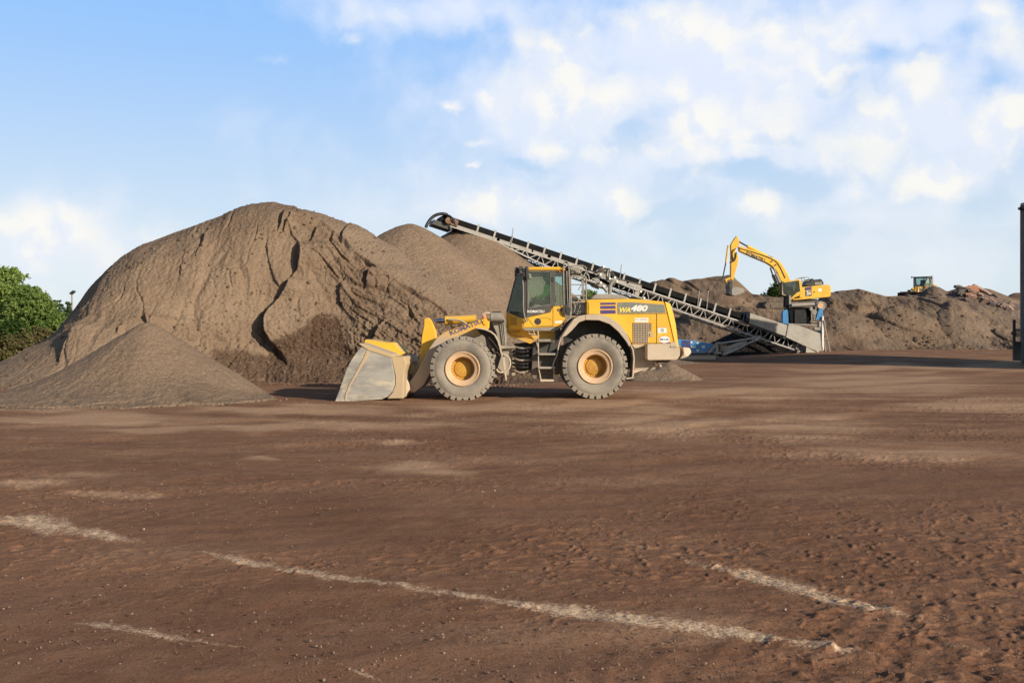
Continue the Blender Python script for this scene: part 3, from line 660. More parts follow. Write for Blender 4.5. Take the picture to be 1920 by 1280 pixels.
# ---- gear behind the cab: platform, rails, boxes, exhaust
hr = MB(); HY0 = 25.98
g = lambda x, y, Y=HY0: P(x, y, HY0).xyz + Vector((0, Y - HY0, 0))
hr.tube([g(1071, 589), g(1070.3, 560), g(1069.6, 520), g(1073, 517), g(1096, 518), g(1099, 521), g(1099, 574)], .02)
hr.tube([g(1071, 589), g(1066, 598), g(1055, 612.5), g(1049, 614)], .022)
hr.tube([g(1070, 533.5), g(1099, 533.5)], .013).tube([g(1070, 553.5), g(1099, 554.5)], .02).tube([g(1070, 566.5), g(1099, 566.5)], .018).tube([g(1096, 524), g(1084, 544)], .012)
hr.tube([g(1094.5, 520), g(1094.5, 566)], .014)
Yq = HY0 + 1.0
hr.tube([g(1071, 566, Yq), g(1070, 520, Yq), g(1074, 517, Yq), g(1096, 518, Yq), g(1099, 566, Yq)], .018)
for q in ((1070, 517.5), (1098.5, 518.5), (1070, 553.5), (1099, 554.5)): hr.tube([g(*q), g(*q, Yq)], .016)
hr.build('handrail', M['grey'], L, smooth=40)
ir = MB(); ir.tube([g(1057.5, 572), g(1056.5, 530), g(1056.5, 499), g(1058.5, 490), g(1063.5, 489.5), g(1066.5, 497), g(1067.5, 530), g(1067.8, 575), g(1069.5, 592)], .017, smooth_it=1)
ir.tube([g(1062.3, 508), g(1064, 560), g(1066, 585)], .012); ir.build('cab_guard_rail', M['grey'], L, smooth=40)
MB().prism([(1069, 500.5), (1090, 500), (1088, 511.5), (1069, 512)], 26.2, 27.2, ref=26.0, bev=.03).build('air_conditioner', M['grey'], L)
MB().tube([g(1090, 500), g(1093, 498), g(1098, 500.5), g(1101, 516)], .016).tube([g(1066, 499), g(1092, 497)], .012).tube([g(1088, 512), g(1092, 518)], .02).build('lamp_bracket', M['grey'], L, smooth=40)
MB().prism([(1072, 567.5), (1098, 567.5), (1104, 575), (1109, 582), (1109, 589), (1072, 589)], 26.05, mir(26.05), ref=26.0, bev=.04, seg=2).build('air_box', M['grey'], L, smooth=40)
MB().tube([g(1080, 568), g(1082, 575), g(1079, 584), g(1078, 589)], .02, smooth_it=1).tube([g(1091, 568), g(1090, 576), g(1086, 582), g(1086, 589)], .02, smooth_it=1).build('hose', M['black'], L, smooth=40)
p0 = g(1065.5, 581); MB().cyl((p0.x, 25.97, p0.z), (p0.x, 26.2, p0.z), .15, .13, n=24).cyl((p0.x, 25.95, p0.z), (p0.x, 25.975, p0.z), .07, n=18).build('air_intake', M['dark'], L, smooth=40)
MB().box(g(1079, 560).x - .12, g(1079, 560).x + .1, 26.5, 26.9, g(0, 567).z, g(0, 556).z, .02).build('filler_box', M['dark'], L)
MB().prism([(1086, 568), (1088, 562), (1098, 562.5), (1100, 568)], 26.1, 26.5, ref=26.0, bev=.02).build('filler_cap', M['yellow'], L)
MB().tube([P(1143.6, 553, 26.95), P(1143.6, 541, 26.95), P(1144.5, 534, 26.95), P(1147.5, 529.5, 26.95), P(1152.5, 527, 26.95)], .052, n=16, smooth_it=2).build('exhaust_pipe', M['panel'], L, smooth=40)
MB().tube([P(1057, 549, 26.0), P(1069, 545, 26.0)], .012).build('grab_bar', M['black'], L)

# ================================================================== the operator in the cab
def skin_mesh(verts, edges, radii, sub=2):
    me = bpy.data.meshes.new('body'); me.from_pydata([tuple(v) for v in verts], edges, [])
    o = bpy.data.objects.new('t', me); COL.objects.link(o)
    o.modifiers.new('s', 'SKIN'); sk = me.skin_vertices[0].data
    for i, r in enumerate(radii): sk[i].radius = (r, r) if not isinstance(r, tuple) else r
    sk[0].use_root = True
    sd = o.modifiers.new('u', 'SUBSURF'); sd.levels = sub; sd.render_levels = sub
    res = bpy.data.meshes.new_from_object(o.evaluated_get(bpy.context.evaluated_depsgraph_get()))
    bpy.data.objects.remove(o); bpy.data.meshes.remove(me); return res
def chain(V, E, R, start, pts):
    prev = start
    for p, r in pts:
        V.append(Vector(p)); R.append(r); E.append((prev, len(V) - 1)); prev = len(V) - 1
    return prev
b0 = P(1030, 566, 26.95); V = [b0]; E = []; R = [(.15, .13)]
o_ = lambda dx, dy, dz: b0 + Vector((dx, dy, dz))
tor = chain(V, E, R, 0, [(o_(.0, 0, .16), .145), (o_(-.01, 0, .32), .155), (o_(-.03, 0, .44), .125)])
neck = chain(V, E, R, tor, [(o_(-.05, 0, .52), .055), (o_(-.065, 0, .57), .055), (o_(-.085, 0, .64), (.078, .092)), (o_(-.085, 0, .70), (.08, .098)), (o_(-.08, 0, .745), (.06, .072))])
chain(V, E, R, neck - 2, [(o_(-.17, 0, .635), .028)])                     # nose and jaw
hands = []
for s_ in (-1, 1):
    sh = chain(V, E, R, tor, [(o_(-.03, s_ * .17, .42), .075)])
    hd = chain(V, E, R, sh, [(o_(-.08, s_ * .24, .22), .055), (o_(-.24, s_ * .23, .13), .045), (o_(-.385, s_ * .18, .085), .034), (o_(-.44, s_ * .17, .09), .036)])
    for k in range(4): chain(V, E, R, hd, [(o_(-.485, s_ * (.145 + .017 * k), .10 - .006 * k), .010), (o_(-.50, s_ * (.143 + .017 * k), .075), .009), (o_(-.48, s_ * (.145 + .016 * k), .055), .008)])
    chain(V, E, R, hd, [(o_(-.45, s_ * .125, .085), .011), (o_(-.475, s_ * .12, .07), .010)])
    lg = chain(V, E, R, 0, [(o_(-.05, s_ * .1, -.02), .095), (o_(-.42, s_ * .13, .02), .07), (o_(-.50, s_ * .13, -.12), .06), (o_(-.52, s_ * .13, -.36), .045), (o_(-.62, s_ * .13, -.40), .04)])
me = skin_mesh(V, E, R)
person = link('person', me, [M['skin'], M['denim']], None, True); tag(person, 'operator in green hi-vis jacket and dark cap seated inside the loader cab', 'person')
for p_ in me.polygons:
    if p_.center.z < b0.z + .12 and p_.center.x > b0.x - .75 and not (p_.center.z > b0.z + .03 and p_.center.x < b0.x - .3): p_.material_index = 1
V = [o_(0, 0, .06)]; E = []; R = [.165]
tor = chain(V, E, R, 0, [(o_(.0, 0, .18), .165), (o_(-.01, 0, .32), .175), (o_(-.03, 0, .44), .14), (o_(-.045, 0, .49), .075)])
for s_ in (-1, 1): chain(V, E, R, tor - 1, [(o_(-.03, s_ * .17, .42), .09), (o_(-.08, s_ * .245, .22), .07), (o_(-.24, s_ * .235, .13), .06), (o_(-.36, s_ * .19, .09), .05)])
link('jacket', skin_mesh(V, E, R), M['vest'], person, True)
cpm = MB(); cc = o_(-.085, 0, .715)
cpm.ball(cc + Vector((0, 0, .01)), .112, 3, (1, .95, .85))
cpm.hexa([cc + Vector(q) for q in ((-.08, -.08, .005), (-.08, .08, .005), (-.215, .055, -.02), (-.215, -.055, -.02), (-.08, -.08, .02), (-.08, .08, .02), (-.215, .055, -.012), (-.215, -.055, -.012))], .004)
cpm.build('cap', M['cap'], person, smooth=50)
# ================================================================== the ground
def lerp_poly(px, pts):
    a = np.array(pts, float); return np.interp(px, a[:, 0], a[:, 1])

def grid_mesh(name, X, Y, Z, attrs=None):
    nr, nc = X.shape
    me = bpy.data.meshes.new(name)
    me.vertices.add(nr * nc)
    me.vertices.foreach_set('co', np.stack([X, Y, Z], -1).astype(np.float32).ravel())
    i = np.arange(nr * nc).reshape(nr, nc)
    q = np.stack([i[:-1, :-1], i[:-1, 1:], i[1:, 1:], i[1:, :-1]], -1).reshape(-1, 4)
    me.loops.add(q.size); me.polygons.add(len(q))
    me.loops.foreach_set('vertex_index', q.ravel().astype(np.int32))
    me.polygons.foreach_set('loop_start', (np.arange(len(q)) * 4).astype(np.int32))
    me.polygons.foreach_set('use_smooth', np.ones(len(q), bool))
    me.update(calc_edges=True)
    for k, v in (attrs or {}).items():
        me.attributes.new(k, 'FLOAT', 'POINT').data.foreach_set('value', np.ascontiguousarray(v, dtype=np.float32).ravel())
    return me

def ground_z(x, y):
    """the lie of the land: nearly level, a little higher at the loader's rear and rising to the foot of the far heaps"""
    z = .055 * sstep(-1.5, 2.5, x) * sstep(20, 25, y) * (1 - sstep(30, 40, y))
    z = z + .5 * sstep(12, 22, x) * sstep(48, 68, y)
    z = z + .07 * fbm(x * .07, y * .07, 41, 2) * sstep(5, 14, y) * (1 - .8 * np.exp(-((x - 1) / 7) ** 2 - ((y - 26.5) / 4) ** 2))
    return z

STREAKS = [  # spilled pale sand: (x, y, half width) in photo pixels along each streak
    [(-60, 968, 5), (20, 975, 12), (80, 981, 22), (125, 986, 20), (146, 994, 8), (180, 1001, 13), (230, 1009, 8), (290, 1017, 2)],
    [(370, 1034, 2), (425, 1046, 7), (480, 1058, 10), (560, 1073, 8), (640, 1085, 7), (720, 1095, 6), (800, 1106, 6), (870, 1117, 7), (930, 1128, 7), (1000, 1140, 9), (1080, 1150, 12), (1160, 1161, 14), (1260, 1174, 11), (1340, 1185, 11), (1415, 1194, 10), (1480, 1203, 9), (1545, 1213, 8), (1610, 1222, 5), (1670, 1228, 2)],
    [(1270, 1050, 2), (1310, 1059, 5), (1360, 1069, 8), (1420, 1083, 10), (1480, 1099, 12), (1540, 1118, 13), (1600, 1132, 11), (1660, 1146, 8), (1730, 1163, 2)],
    [(1150, 1008, 1), (1190, 1017, 3), (1232, 1028, 1)],
    [(130, 1162, 2), (180, 1168, 7), (240, 1178, 9), (310, 1192, 7), (390, 1203, 4), (470, 1216, 2)],
    [(560, 1228, 1), (620, 1245, 3), (680, 1262, 5), (720, 1280, 3)],
    [(1740, 1205, 1), (1800, 1216, 3), (1870, 1226, 4), (1940, 1240, 2)],
]
RUTS = [([(930, 772), (1200, 742), (1500, 716), (1990, 690)], 3.0), ([(940, 790), (1220, 758), (1520, 730), (1990, 704)], 3.5), ([(1000, 822), (1260, 784), (1600, 756), (1990, 742)], 4.0), ([(1120, 838), (1330, 800), (1650, 778), (1990, 770)], 4.0), ([(-60, 812), (400, 796), (800, 786), (1250, 762)], 3.5), ([(-60, 838), (420, 818), (860, 806), (1300, 790)], 4.5), ([(-60, 878), (500, 846), (1000, 822), (1500, 812), (1990, 826)], 5), ([(200, 912), (800, 880), (1400, 862), (1990, 880)], 6)]
PATCHES = [  # dry pale dust: (x, y, rx, ry, strength)
    (600, 800, 330, 12, .6), (60, 905, 90, 12, .75), (200, 922, 110, 9, .5), (270, 925, 60, 7, .5), (150, 888, 90, 8, .4), (500, 862, 60, 6, .55), (740, 833, 60, 5, .6), (800, 880, 120, 16, .6), (300, 805, 200, 9, .5),
    (1050, 765, 330, 13, .75), (150, 785, 240, 14, .6), (560, 770, 260, 12, .6), (1240, 800, 190, 26, .55), (1500, 800, 200, 30, .45), (1350, 740, 250, 18, .6), (1650, 720, 250, 25, .6), (1820, 760, 190, 16, .5),
    (1700, 850, 300, 14, .45), (1880, 690, 100, 8, .8), (100, 760, 200, 12, .8), (1100, 840, 160, 12, .3), (1250, 1180, 260, 50, .35), (1000, 1190, 260, 40, .3), (300, 1040, 260, 30, .25), (1650, 690, 220, 5, .6),
    (1180, 900, 220, 12, .25), (1550, 930, 260, 12, .2)]
DARKS = [(380, 775, 300, 9, .5), (620, 780, 150, 7, .6), (1200, 705, 200, 4, .4), (1330, 770, 160, 7, .6), (1500, 745, 120, 7, .5), (1780, 780, 190, 22, .7), (640, 960, 150, 45, .6), (80, 850, 250, 12, .5), (900, 1010, 350, 40, .35), (1500, 960, 420, 60, .45), (1780, 900, 260, 40, .55), (400, 1120, 300, 30, .3), (1720, 1060, 300, 60, .5), (1750, 655, 250, 6, .5)]

def fuzzy(px, py, lst, amp=.35, s=1.0, seed=20):
    wx = perlin(px * .006 * s, py * .03 * s, seed) * 30 + perlin(px * .03 * s, py * .12 * s, seed + 1) * 10
    wy = perlin(px * .01 * s, py * .04 * s, seed + 2) * 7
    out = np.zeros_like(px)
    for x, y, rx, ry, st in lst:
        d = np.sqrt(((px + wx - x) / rx) ** 2 + ((py + wy - y) / ry) ** 2)
        out = np.maximum(out, st * (1 - sstep(.25, 1.15, d)))
    return out

def make_ground():
    rows = np.concatenate([np.linspace(1500, 1300, 30, False), np.linspace(1300, 641, 760, False), np.array([641, 638, 635.5, 633, 631.2, 630, 629.3])])
    Yr = CAMH * F / (rows - HY)
    u = np.concatenate([np.linspace(-1.75, -.575, 60, False), np.linspace(-.575, .575, 1080, False), np.linspace(.575, 1.75, 60)])
    U, Y = np.meshgrid(u, Yr); X = U * Y
    px = CX + U * F; py = np.repeat(rows[:, None], len(u), 1)
    z = ground_z(X, Y)
    near = 1 - sstep(18, 45, Y)
    # wheel ruts: long shallow waves that run across the yard and curve
    w = Y + .9 * np.sin(X * .16 + .6) + .25 * X
    w2 = Y - .28 * X + .9 * fbm(X * .15, Y * .15, 8, 2)
    z = z + .020 * perlin(X * .10, w * 1.15, 5) * near + .016 * perlin(X * .14, w2 * 2.1, 6) * near
    rough = sstep(-.25, .45, fbm(X * .22, Y * .35, 11, 3))
    rough = np.maximum(rough, .9 * sstep(1250, 1600, px) * sstep(880, 1010, py))
    z = z + near * (.012 * fbm(X * 2.2, Y * 2.6, 12, 4) + .013 * rough * fbm(X * 7, Y * 8, 13, 3))
    # tread prints and clods
    cl = perlin(X * 11 + 2 * perlin(X * 3, Y * 3, 15), Y * 13, 16)
    z = z + near * rough * .013 * np.maximum(cl - .12, 0) * 2.2
    lug = np.maximum(np.sin((w2 * 2 * math.pi) / .32 + 3 * perlin(X * .8, Y * .8, 17)) * np.sin((X * 1.0 + .4 * Y) * 2 * math.pi / .30 + 4 * perlin(X * .6, Y * .6, 18)), -.2)
    tm = sstep(.1, .5, perlin(X * .12, w2 * .55, 19) + .5 * sstep(1250, 1700, px) * sstep(900, 1050, py)) * (1 - sstep(8, 11, Y))
    z = z + tm * lug * .012
    # spilled sand
    sand = np.zeros_like(X)
    fx = perlin(px * .02, py * .05, 22) * 5 + perlin(px * .11, py * .2, 23) * 3
    fy = perlin(px * .03, py * .07, 24) * 4 + perlin(px * .15, py * .3, 25) * 2.5
    for st in STREAKS:
        a = np.array(st, float)
        yc = np.interp(px + fx, a[:, 0], a[:, 1]); hw = np.interp(px + fx, a[:, 0], a[:, 2], 0, 0)
        d = (py + fy - yc) / np.maximum(hw, .01)
        v = (1 - sstep(.0, 1.7, np.abs(np.where(d > 0, d * 1.25, d * .85)))) * sstep(0, 2.5, hw) * (.45 + .55 * sstep(1, 11, hw)) * (.72 + .28 * sstep(-.45, .15, perlin(px * .012, py * .02, 34))) * (.92 + .3 * perlin(px * .06, py * .1, 35))
        sand = np.maximum(sand, v)
    z = z + .007 * sand * (.6 + fbm(X * 6, Y * 6, 26, 2))
    dust = fuzzy(px, py, PATCHES)
    rut = np.zeros_like(X); rim_ = np.zeros_like(X)
    for line, hw in RUTS:
        a = np.array(line, float); yc = np.interp(px, a[:, 0], a[:, 1]) + perlin(px * .004, py * 0, 36) * 5 + perlin(px * .02, py * 0, 37) * 1.2
        ends = sstep(a[0, 0], a[0, 0] + 120, px) * (1 - sstep(a[-1, 0] - 120, a[-1, 0], px)); br = .35 + .65 * sstep(-.3, .3, perlin(px * .008, py * .02, 38))
        d = (py - yc) / hw; rut = np.maximum(rut, np.exp(-d * d) * ends * br); rim_ = np.maximum(rim_, np.exp(-(d + 2.1) ** 2) * ends * br)
    z = z - .018 * rut * near + .010 * rim_ * near
    band = fbm(X * .12, w * .9, 27, 4) * .5 + .5
    dust = np.clip(dust * (.8 + .9 * band) + .42 * sstep(.25, .8, band) * (1 - sstep(18, 7, Y)) + .25 * sstep(.4, .8, fbm(X * .5, w * 2.0, 31, 3) * .5 + .5) * (1 - sstep(20, 9, Y)), 0, 1)
    dark = np.clip(fuzzy(px, py, DARKS, seed=50) * (.5 + .8 * band) + .35 * sstep(.55, .8, fbm(X * .16, w2 * .6, 29, 3) * .5 + .5), 0, 1)
    z = np.where(py < 641, ground_z(X, Y), z)
    me = grid_mesh('ground', X, Y, z, {'dust': np.clip(dust * (1 - .35 * rut) + .2 * rim_, 0, 1), 'sand': sand, 'dark': np.clip(dark + .25 * rut, 0, 1), 'rough': rough})
    # the sheet goes on round and behind the camera, a little lower
    b = bmesh.new(); b.from_mesh(me)
    k = [b.verts.new(p) for p in ((-2500, -2500, -.12), (2500, -2500, -.12), (2500, 2500, -.12), (-2500, 2500, -.12))]; b.faces.new(k)
    b.to_mesh(me); b.free()
    o = link('ground', me, M_ground(), None); tag(o, kind='structure'); return o

def M_ground():
    m = bpy.data.materials.new('packed_brown_dirt'); t = NT(m)
    tc = t.n('ShaderNodeTexCoord').outputs['Object']
    big = t.noise(tc, .35, 5, .6); mid = t.noise(tc, 3.5, 6, .65); fine = t.noise(tc, 45, 4, .7); grit = t.noise(tc, 130, 3, .7)
    c = t.mix(t.ramp(big, .36, .64), (.186, .090, .051), (.226, .118, .070))
    c = t.mix(t.math('MULTIPLY', t.ramp(mid, .4, .66), .6), c, (.26, .142, .085))
    c = t.mix(t.math('MULTIPLY', t.math('MULTIPLY', t.attr('dark'), t.ramp(mid, .2, .6)), .65), c, (.105, .050, .029))
    md2 = t.noise(tc, 13, 5, .7)
    dm = t.math('MULTIPLY', t.ramp(t.math('ADD', t.attr('dust'), t.math('MULTIPLY', t.math('SUBTRACT', t.math('ADD', t.math('MULTIPLY', md2, .55), t.math('MULTIPLY', fine, .45)), .5), 1.9)), .0, 1.2), .66)
    c = t.mix(t.math('MULTIPLY', dm, .9), c, (.60, .39, .235))
    sp = t.math('ADD', t.attr('sand'), t.math('MULTIPLY', t.math('SUBTRACT', t.math('ADD', t.math('MULTIPLY', fine, .6), t.math('MULTIPLY', grit, .4)), .5), 2.2))
    sp = t.math('MULTIPLY', t.ramp(sp, .15, 1.05), t.math('MULTIPLY', t.ramp(t.attr('sand'), .0, .5), .85))
    c = t.mix(sp, c, t.mix(t.ramp(fine, .35, .6), (.46, .30, .185), (.74, .55, .37)))
    # grit: lighter and darker grains
    pit = t.noise(tc, 17, 4, .75)
    c = t.mix(t.math('MULTIPLY', t.ramp(grit, .57, .70), .65), c, (.38, .255, .175))
    c = t.mix(t.math('MULTIPLY', t.ramp(fine, .43, .28), .75), c, (.055, .028, .018))
    c = t.mix(t.math('MULTIPLY', t.ramp(pit, .42, .30), .6), c, (.07, .036, .022))
    c = t.mix(t.math('MULTIPLY', t.ramp(pit, .60, .74), .35), c, (.36, .225, .145))
    h = t.math('ADD', t.math('MULTIPLY', fine, .6), t.math('MULTIPLY', grit, .3)); h = t.math('ADD', h, t.math('MULTIPLY', mid, 1.2))
    t.principled(c, .95, 0, t.bump(h, t.math('SUBTRACT', .8, t.math('MULTIPLY', t.attr('dust'), .5)), .02), .03)
    return m

make_ground()

# ================================================================== gravel and crushed-asphalt heaps
def M_heap(name, c0, c1, gravel, damp_shade=(.075, .043, .027), grain=26.0, bump=.6):
    m = bpy.data.materials.new(name); t = NT(m)
    tc = t.n('ShaderNodeTexCoord').outputs['Object']
    big = t.noise(tc, .5, 5, .6); mid = t.noise(tc, 4, 5, .65); g1 = t.noise(tc, grain, 3, .75); g2 = t.noise(tc, grain * .38, 3, .7)
    c = t.mix(t.ramp(big, .35, .65), c0, c1)
    c = t.mix(t.math('MULTIPLY', t.ramp(mid, .42, .64), .35), c, tuple(v * .72 for v in c0))
    gv = t.attr('gravel')
    c = t.mix(gv, c, t.mix(t.ramp(big, .35, .65), gravel, tuple(v * 1.15 for v in gravel)))
    c = t.mix(t.math('MULTIPLY', t.attr('damp_shade'), t.ramp(mid, .15, .5)), c, damp_shade)
    sp = t.math('ADD', .28, t.math('MULTIPLY', gv, .55))
    c = t.mix(t.math('MULTIPLY', t.ramp(g1, .55, .72), sp), c, (.44, .36, .28))
    c = t.mix(t.math('MULTIPLY', t.ramp(g1, .45, .30), t.math('ADD', sp, .1)), c, (.055, .040, .031))
    c = t.mix(t.math('MULTIPLY', t.ramp(g2, .44, .32), .35), c, (.07, .05, .038))
    h = t.math('ADD', t.math('MULTIPLY', g1, .5), t.math('MULTIPLY', g2, .8)); h = t.math('ADD', h, t.math('MULTIPLY', mid, 1.4))
    t.principled(c, .95, 0, t.bump(h, bump, .05), .1)
    return m

MG2 = M_heap('coarse_brown_gravel', (.215, .148, .098), (.245, .172, .117), (.21, .146, .098), grain=12.0, bump=1.0)
MH = M_heap('crushed_tan_stockpile', (.205, .142, .095), (.25, .177, .12), (.19, .136, .095))
MG = M_heap('grey_brown_gravel', (.215, .148, .098), (.245, .172, .117), (.21, .146, .098), bump=1.0)
MF = M_heap('far_brown_millings', (.165, .112, .074), (.205, .143, .096), (.155, .112, .081), grain=9, bump=.9)
MD = M_heap('dark_millings', (.13, .095, .075), (.16, .12, .09), (.13, .10, .085), grain=9, bump=.9)

MB_ = M_heap('black_shade_heap', (.010, .008, .008), (.014, .011, .010), (.014, .011, .010), damp_shade=(.008, .007, .006), grain=9)  # near-black colour stands for the shadow of conveyor and hopper
def smooth1(a, s):
    if s <= 0: return a
    k = np.exp(-np.arange(-int(3 * s), int(3 * s) + 1) ** 2 / (2 * s * s)); k /= k.sum()
    return np.convolve(np.pad(a, len(k) // 2, mode='edge'), k, 'valid')

def normals(X, Y, Z):
    V = np.stack([X, Y, Z], -1); du = np.gradient(V, axis=1); dv = np.gradient(V, axis=0)
    n = np.cross(du, dv); n /= np.maximum(np.linalg.norm(n, axis=-1, keepdims=True), 1e-9)
    return n

def ridge_heap(name, label, sil, Yr, foot, prof, m, ncol=400, nrow=240, disp=None, attrs=None, sm=3.0, back=.68, plateau=None, group=None, cat='stockpile', sub=-.25):
    """a heap along a ridge: sil = skyline in photo pixels at distance Yr; foot = distance of the front foot; prof = face from foot (0,0) to crest (1,1)"""
    a = np.array(sil, float); px = np.linspace(a[0, 0], a[-1, 0], ncol)
    S = smooth1(np.interp(px, a[:, 0], a[:, 1]), sm * ncol / (a[-1, 0] - a[0, 0]))
    yr = np.full(ncol, float(Yr)) if np.isscalar(Yr) else lerp_poly(px, Yr)
    yf = np.full(ncol, float(foot)) if np.isscalar(foot) else lerp_poly(px, foot)
    zc = CAMH - (S - HY) / F * yr
    pf = np.array(prof, float)
    seg = np.concatenate([[0], np.cumsum(np.hypot(np.diff(pf[:, 0]), np.diff(pf[:, 1])))]); seg /= seg[-1]
    s = np.linspace(0, 1, nrow); h = smooth1(np.interp(s, seg, pf[:, 0]), nrow * .018); v = smooth1(np.interp(s, seg, pf[:, 1]), nrow * .018)
    h = (h - h[0]) / (h[-1] - h[0]); v = (v - v[0]) / (v[-1] - v[0])
    zg = ground_z((px - CX) / F * yf, yf) + sub
    Yg = yf[None] + (yr - yf)[None] * h[:, None]; Zg = zg[None] + (np.maximum(zc, zg + .02) - zg)[None] * v[:, None]
    nb = max(30, nrow // 5); tb = np.linspace(0, 1, nb + 1)[1:, None]
    if plateau:                                     # (depth of the flat top, height or None)
        dep, hz = plateau; zt = zc if hz is None else np.minimum(zc, hz)
        Yb = yr[None] + (dep + np.maximum(zc - zg, .1) / back)[None] * tb
        d = Yb - yr[None]
        Zb = np.where(d < dep, zc[None] + (zt - zc)[None] * sstep(0, 2.5, d), zt[None] - (d - dep) * back)
    else:
        D = np.maximum(zc - zg, .1) / back + .8
        Yb = yr[None] + D[None] * tb; d = Yb - yr[None]
        Zb = zc[None] - back * (np.sqrt(d * d + .5) - math.sqrt(.5)); Zb = np.maximum(Zb, zg[None] - .4)
    Y = np.vstack([Yg, Yb]); Z = np.vstack([Zg, Zb]); X = (px[None] - CX) / F * Y
    PX = np.repeat(px[None], len(Y), 0); PY = HY - (Z - CAMH) / Y * F
    front = np.vstack([np.repeat(1 - sstep(.97, 1.0, s)[:, None], ncol, 1) * .85 + .15, np.full((nb, ncol), .15)])
    at = {'gravel': np.zeros_like(X), 'damp_shade': np.zeros_like(X)}
    if attrs: at.update(attrs(X, Y, Z, PX, PY))
    if disp is not None:
        n = normals(X, Y, Z); d = disp(X, Y, Z, PX, PY) * front
        X = X + n[..., 0] * d; Y = Y + n[..., 1] * d; Z = Z + n[..., 2] * d
    o = link(name, grid_mesh(name, X, Y, Z, at), m); tag(o, label, cat, group)
    return (X[:nrow], Y[:nrow], Z[:nrow])

def spot(field, px, py):
    """point of a heap's front face seen at photo pixel (px, py)"""
    X, Y, Z = field
    d = (CX + X / Y * F - px) ** 2 + (HY - (Z - CAMH) / Y * F - py) ** 2
    i = np.unravel_index(np.argmin(d), d.shape); return Vector((X[i], Y[i], Z[i]))

def cone_heap(name, label, cones, bounds, n, m, amp=.05, seed=60, gravel=1.0, group=None, cat='gravel heap', damp_shade=None):
    x0, x1, y0, y1 = bounds
    X, Y = np.meshgrid(np.linspace(x0, x1, n), np.linspace(y0, y1, n)); Z = np.full_like(X, -9.)
    for (xc, yc, h, R, rd) in cones:
        wob = 1 + .10 * fbm(np.arctan2(Y - yc, X - xc) * .9 + 3, 0 * X, seed, 2)
        r = np.hypot(X - xc, Y - yc) / wob
        z = h - h / R * (np.sqrt(r * r + rd * rd) - rd)
        z = np.where(z < .09 * h, .09 * h * np.exp((z - .09 * h) / (.09 * h) * .9), z)   # flared foot
        z = np.where(r > R * 1.6, -1, z - .06)
        k = .12; mx = np.maximum(Z, z); Z = mx + k * np.log(np.exp((Z - mx) / k) + np.exp((z - mx) / k)) - 0 * k
    an = np.arctan2(Y - cones[0][1], X - cones[0][0]); rr = np.hypot(X - cones[0][0], Y - cones[0][1])
    Z = Z + amp * fbm(X * .9, Y * .9, seed + 1, 4) + amp * .3 * perlin(an * 11 + perlin(X, Y, seed + 5), rr * .35, seed + 2) * sstep(.5, 2.5, rr)
    Z = Z + .02 * fbm(X * 6, Y * 6, seed + 3, 2) + ground_z(X, Y) - .02
    g = np.full_like(X, gravel)
    o = link(name, grid_mesh(name, X, Y, Z, {'gravel': g, 'damp_shade': np.zeros_like(X) if damp_shade is None else damp_shade(X, Y, Z)}), m); tag(o, label, cat, group)
    return o

# ---- the big stockpile with its dug face
STEP = [  # edges of the dug face that stand proud on their right: (row, column, step, fade width) in photo pixels
    [(395, 520, .0), (430, 545, .10), (452, 556, .08), (466, 562, .5), (490, 563, .6), (506, 560, .35), (520, 548, .15), (532, 541, .5), (548, 536, .55), (560, 524, .35), (572, 515, .40), (590, 505, .70), (610, 500, .95), (628, 503, 1.0), (645, 512, .8), (660, 524, .45), (690, 538, .0)],
    [(590, 165, .0), (605, 154, .3), (620, 152, .55), (632, 148, .55), (645, 141, .5), (668, 124, .3), (690, 110, .0)],
    [(505, 205, .0), (530, 190, .15), (560, 168, .2), (585, 150, .15), (600, 140, .0)],
    [(395, 530, .0), (408, 528, .32), (424, 523, .2), (432, 518, .0)],
    [(402, 546, .0), (416, 540, .25), (428, 532, .2), (436, 528, .0)],
    [(415, 398, .0), (440, 383, .18), (470, 372, .10), (490, 368, .0)],
    [(440, 505, .0), (460, 500, .10), (500, 506, .08), (530, 520, .12), (548, 524, .0)],
    [(415, 605, .0), (430, 592, .22), (450, 585, .18), (458, 582, .0)],
    [(500, 700, .0), (516, 692, .4), (530, 688, .3), (545, 684, .0)],
    [(596, 726, .0), (620, 714, .4), (645, 708, .4), (670, 704, .2), (690, 700, .0)],
    [(470, 345, .0), (500, 340, .12), (530, 337, .0)], [(580, 262, .0), (600, 243, .16), (622, 224, .2), (632, 220, .0)], [(590, 274, 0), (600, 272, .3), (612, 276, .1), (618, 278, 0)],
    [(420, 655, .0), (445, 640, .22), (470, 632, .0)], [(520, 650, .0), (545, 636, .25), (570, 640, .2), (590, 650, .0)],
]
EDGE = [(388, 545), (400, 572), (430, 612), (470, 652), (510, 706), (545, 760), (575, 820), (600, 872), (640, 940)]    # (row, column) where the dug face meets the untouched flank
